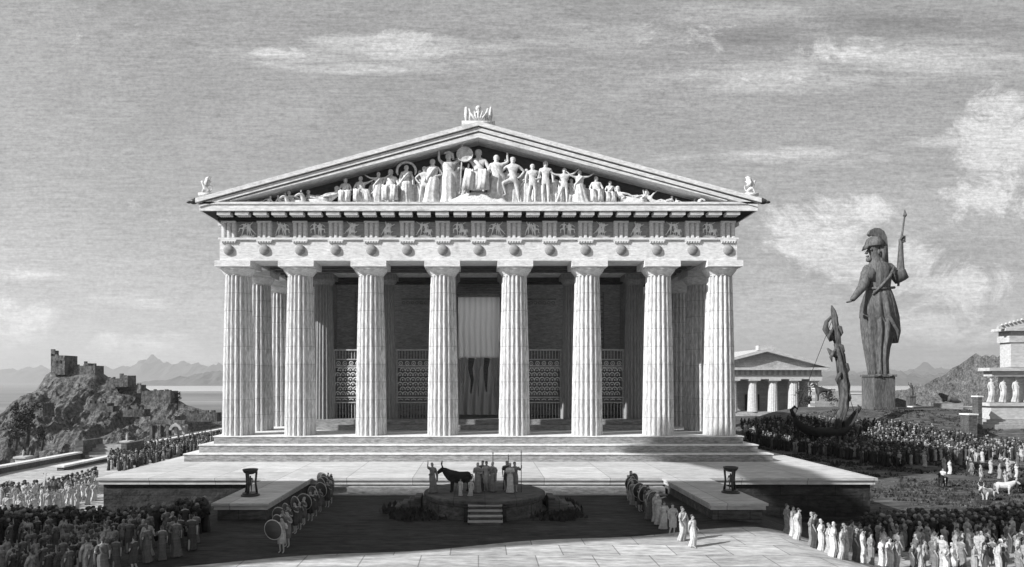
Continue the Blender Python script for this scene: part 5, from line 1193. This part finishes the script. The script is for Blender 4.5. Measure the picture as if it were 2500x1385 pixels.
wisps = band([(700, 135, 260, 38, .8), (940, 112, 250, 48, 1.), (1180, 140, 320, 50, .6), (860, 168, 260, 22, .8), (330, 735, 200, 26, .8), (70, 670, 120, 18, .8), (1950, 385, 420, 34, .8), (2330, 345, 200, 24, .8), (1500, 90, 300, 60, .7), (1900, 180, 350, 60, .8), (2300, 150, 300, 80, .9), (1750, 40, 300, 60, .7), (380, 880, 300, 40, .9), (2250, 880, 300, 36, .8)], streak, .60, 4.)
billow = band([(2000, 560, 200, 130, 1.), (2150, 640, 200, 120, .9), (2440, 340, 160, 150, 1.1), (2420, 480, 180, 90, .8), (2100, 520, 120, 60, 1.), (1650, 90, 260, 50, .6), (2080, 130, 240, 60, .7), (1880, 190, 160, 30, .7), (2350, 700, 220, 80, .8), (2280, 800, 300, 70, .8), (40, 770, 150, 90, .8), (360, 845, 180, 50, .9), (980, 100, 110, 36, 1.), (700, 130, 160, 20, .8), (1060, 130, 140, 26, .8)], puff, .63, 7.)
shade = band([(2100, 660, 300, 100, .8), (1700, 80, 400, 70, .9), (2250, 60, 400, 60, .9), (1800, 700, 200, 50, .6), (2400, 620, 300, 60, .7), (200, 870, 260, 40, .5)], streak, .60, 3.)
lightc = mth('MAXIMUM', mth('MULTIPLY', wisps, .8), billow)
dark = mth('MULTIPLY', mth('SUBTRACT', big, .50), .8)
hor = mth('POWER', mth('SUBTRACT', 1.0, mth('MULTIPLY', mth('MAXIMUM', el, 0.), 2.2), True), 3.)
lum = mth('ADD', mth('MULTIPLY', hor, .30), .44)
lum = mth('MULTIPLY', lum, mth('SUBTRACT', 1.0, dark)); lum = mth('MULTIPLY', lum, mth('SUBTRACT', 1.0, mth('MULTIPLY', shade, .45)))
lum = mth('ADD', lum, mth('MULTIPLY', lightc, .42))
lum = mth('MULTIPLY', lum, mth('ADD', -.12, mth('ADD', mth('MULTIPLY', hatch, 1.15), mth('MULTIPLY', hatch2, 1.1))))
fin = mth('MULTIPLY', lum, mth('MULTIPLY', base, 7.0))
cb = N.new('ShaderNodeCombineXYZ')
for i in range(3): L.new(fin, cb.inputs[i])
L.new(cb.outputs[0], bg.inputs[0]); bg.inputs[1].default_value = SKY_K
# air
hz_ = MB(); hz_.box(-9500*S, 9500*S, -320*S, 9300*S, (PLAIN-6)*S, 420*S)
hm = bpy.data.materials.new('air'); hm.use_nodes = True; n_ = hm.node_tree.nodes; n_.remove(n_['Principled BSDF'])
pv = n_.new('ShaderNodeVolumePrincipled'); pv.inputs['Color'].default_value = (.95, .95, .95, 1); pv.inputs['Density'].default_value = 1.2e-4; pv.inputs['Anisotropy'].default_value = .3
hm.node_tree.links.new(pv.outputs[0], n_['Material Output'].inputs['Volume'])
USE_HAZE = True
if USE_HAZE:
    ho = hz_.obj('haze', hm); tag(ho, 'pale haze in the air over the whole scene', kind='stuff')
scn.view_settings.view_transform = 'Standard'; scn.view_settings.look = 'None'; scn.view_settings.gamma = 1; scn.view_settings.exposure = .7
scn.cycles.max_bounces = 6; scn.cycles.diffuse_bounces = 3; scn.cycles.volume_bounces = 0
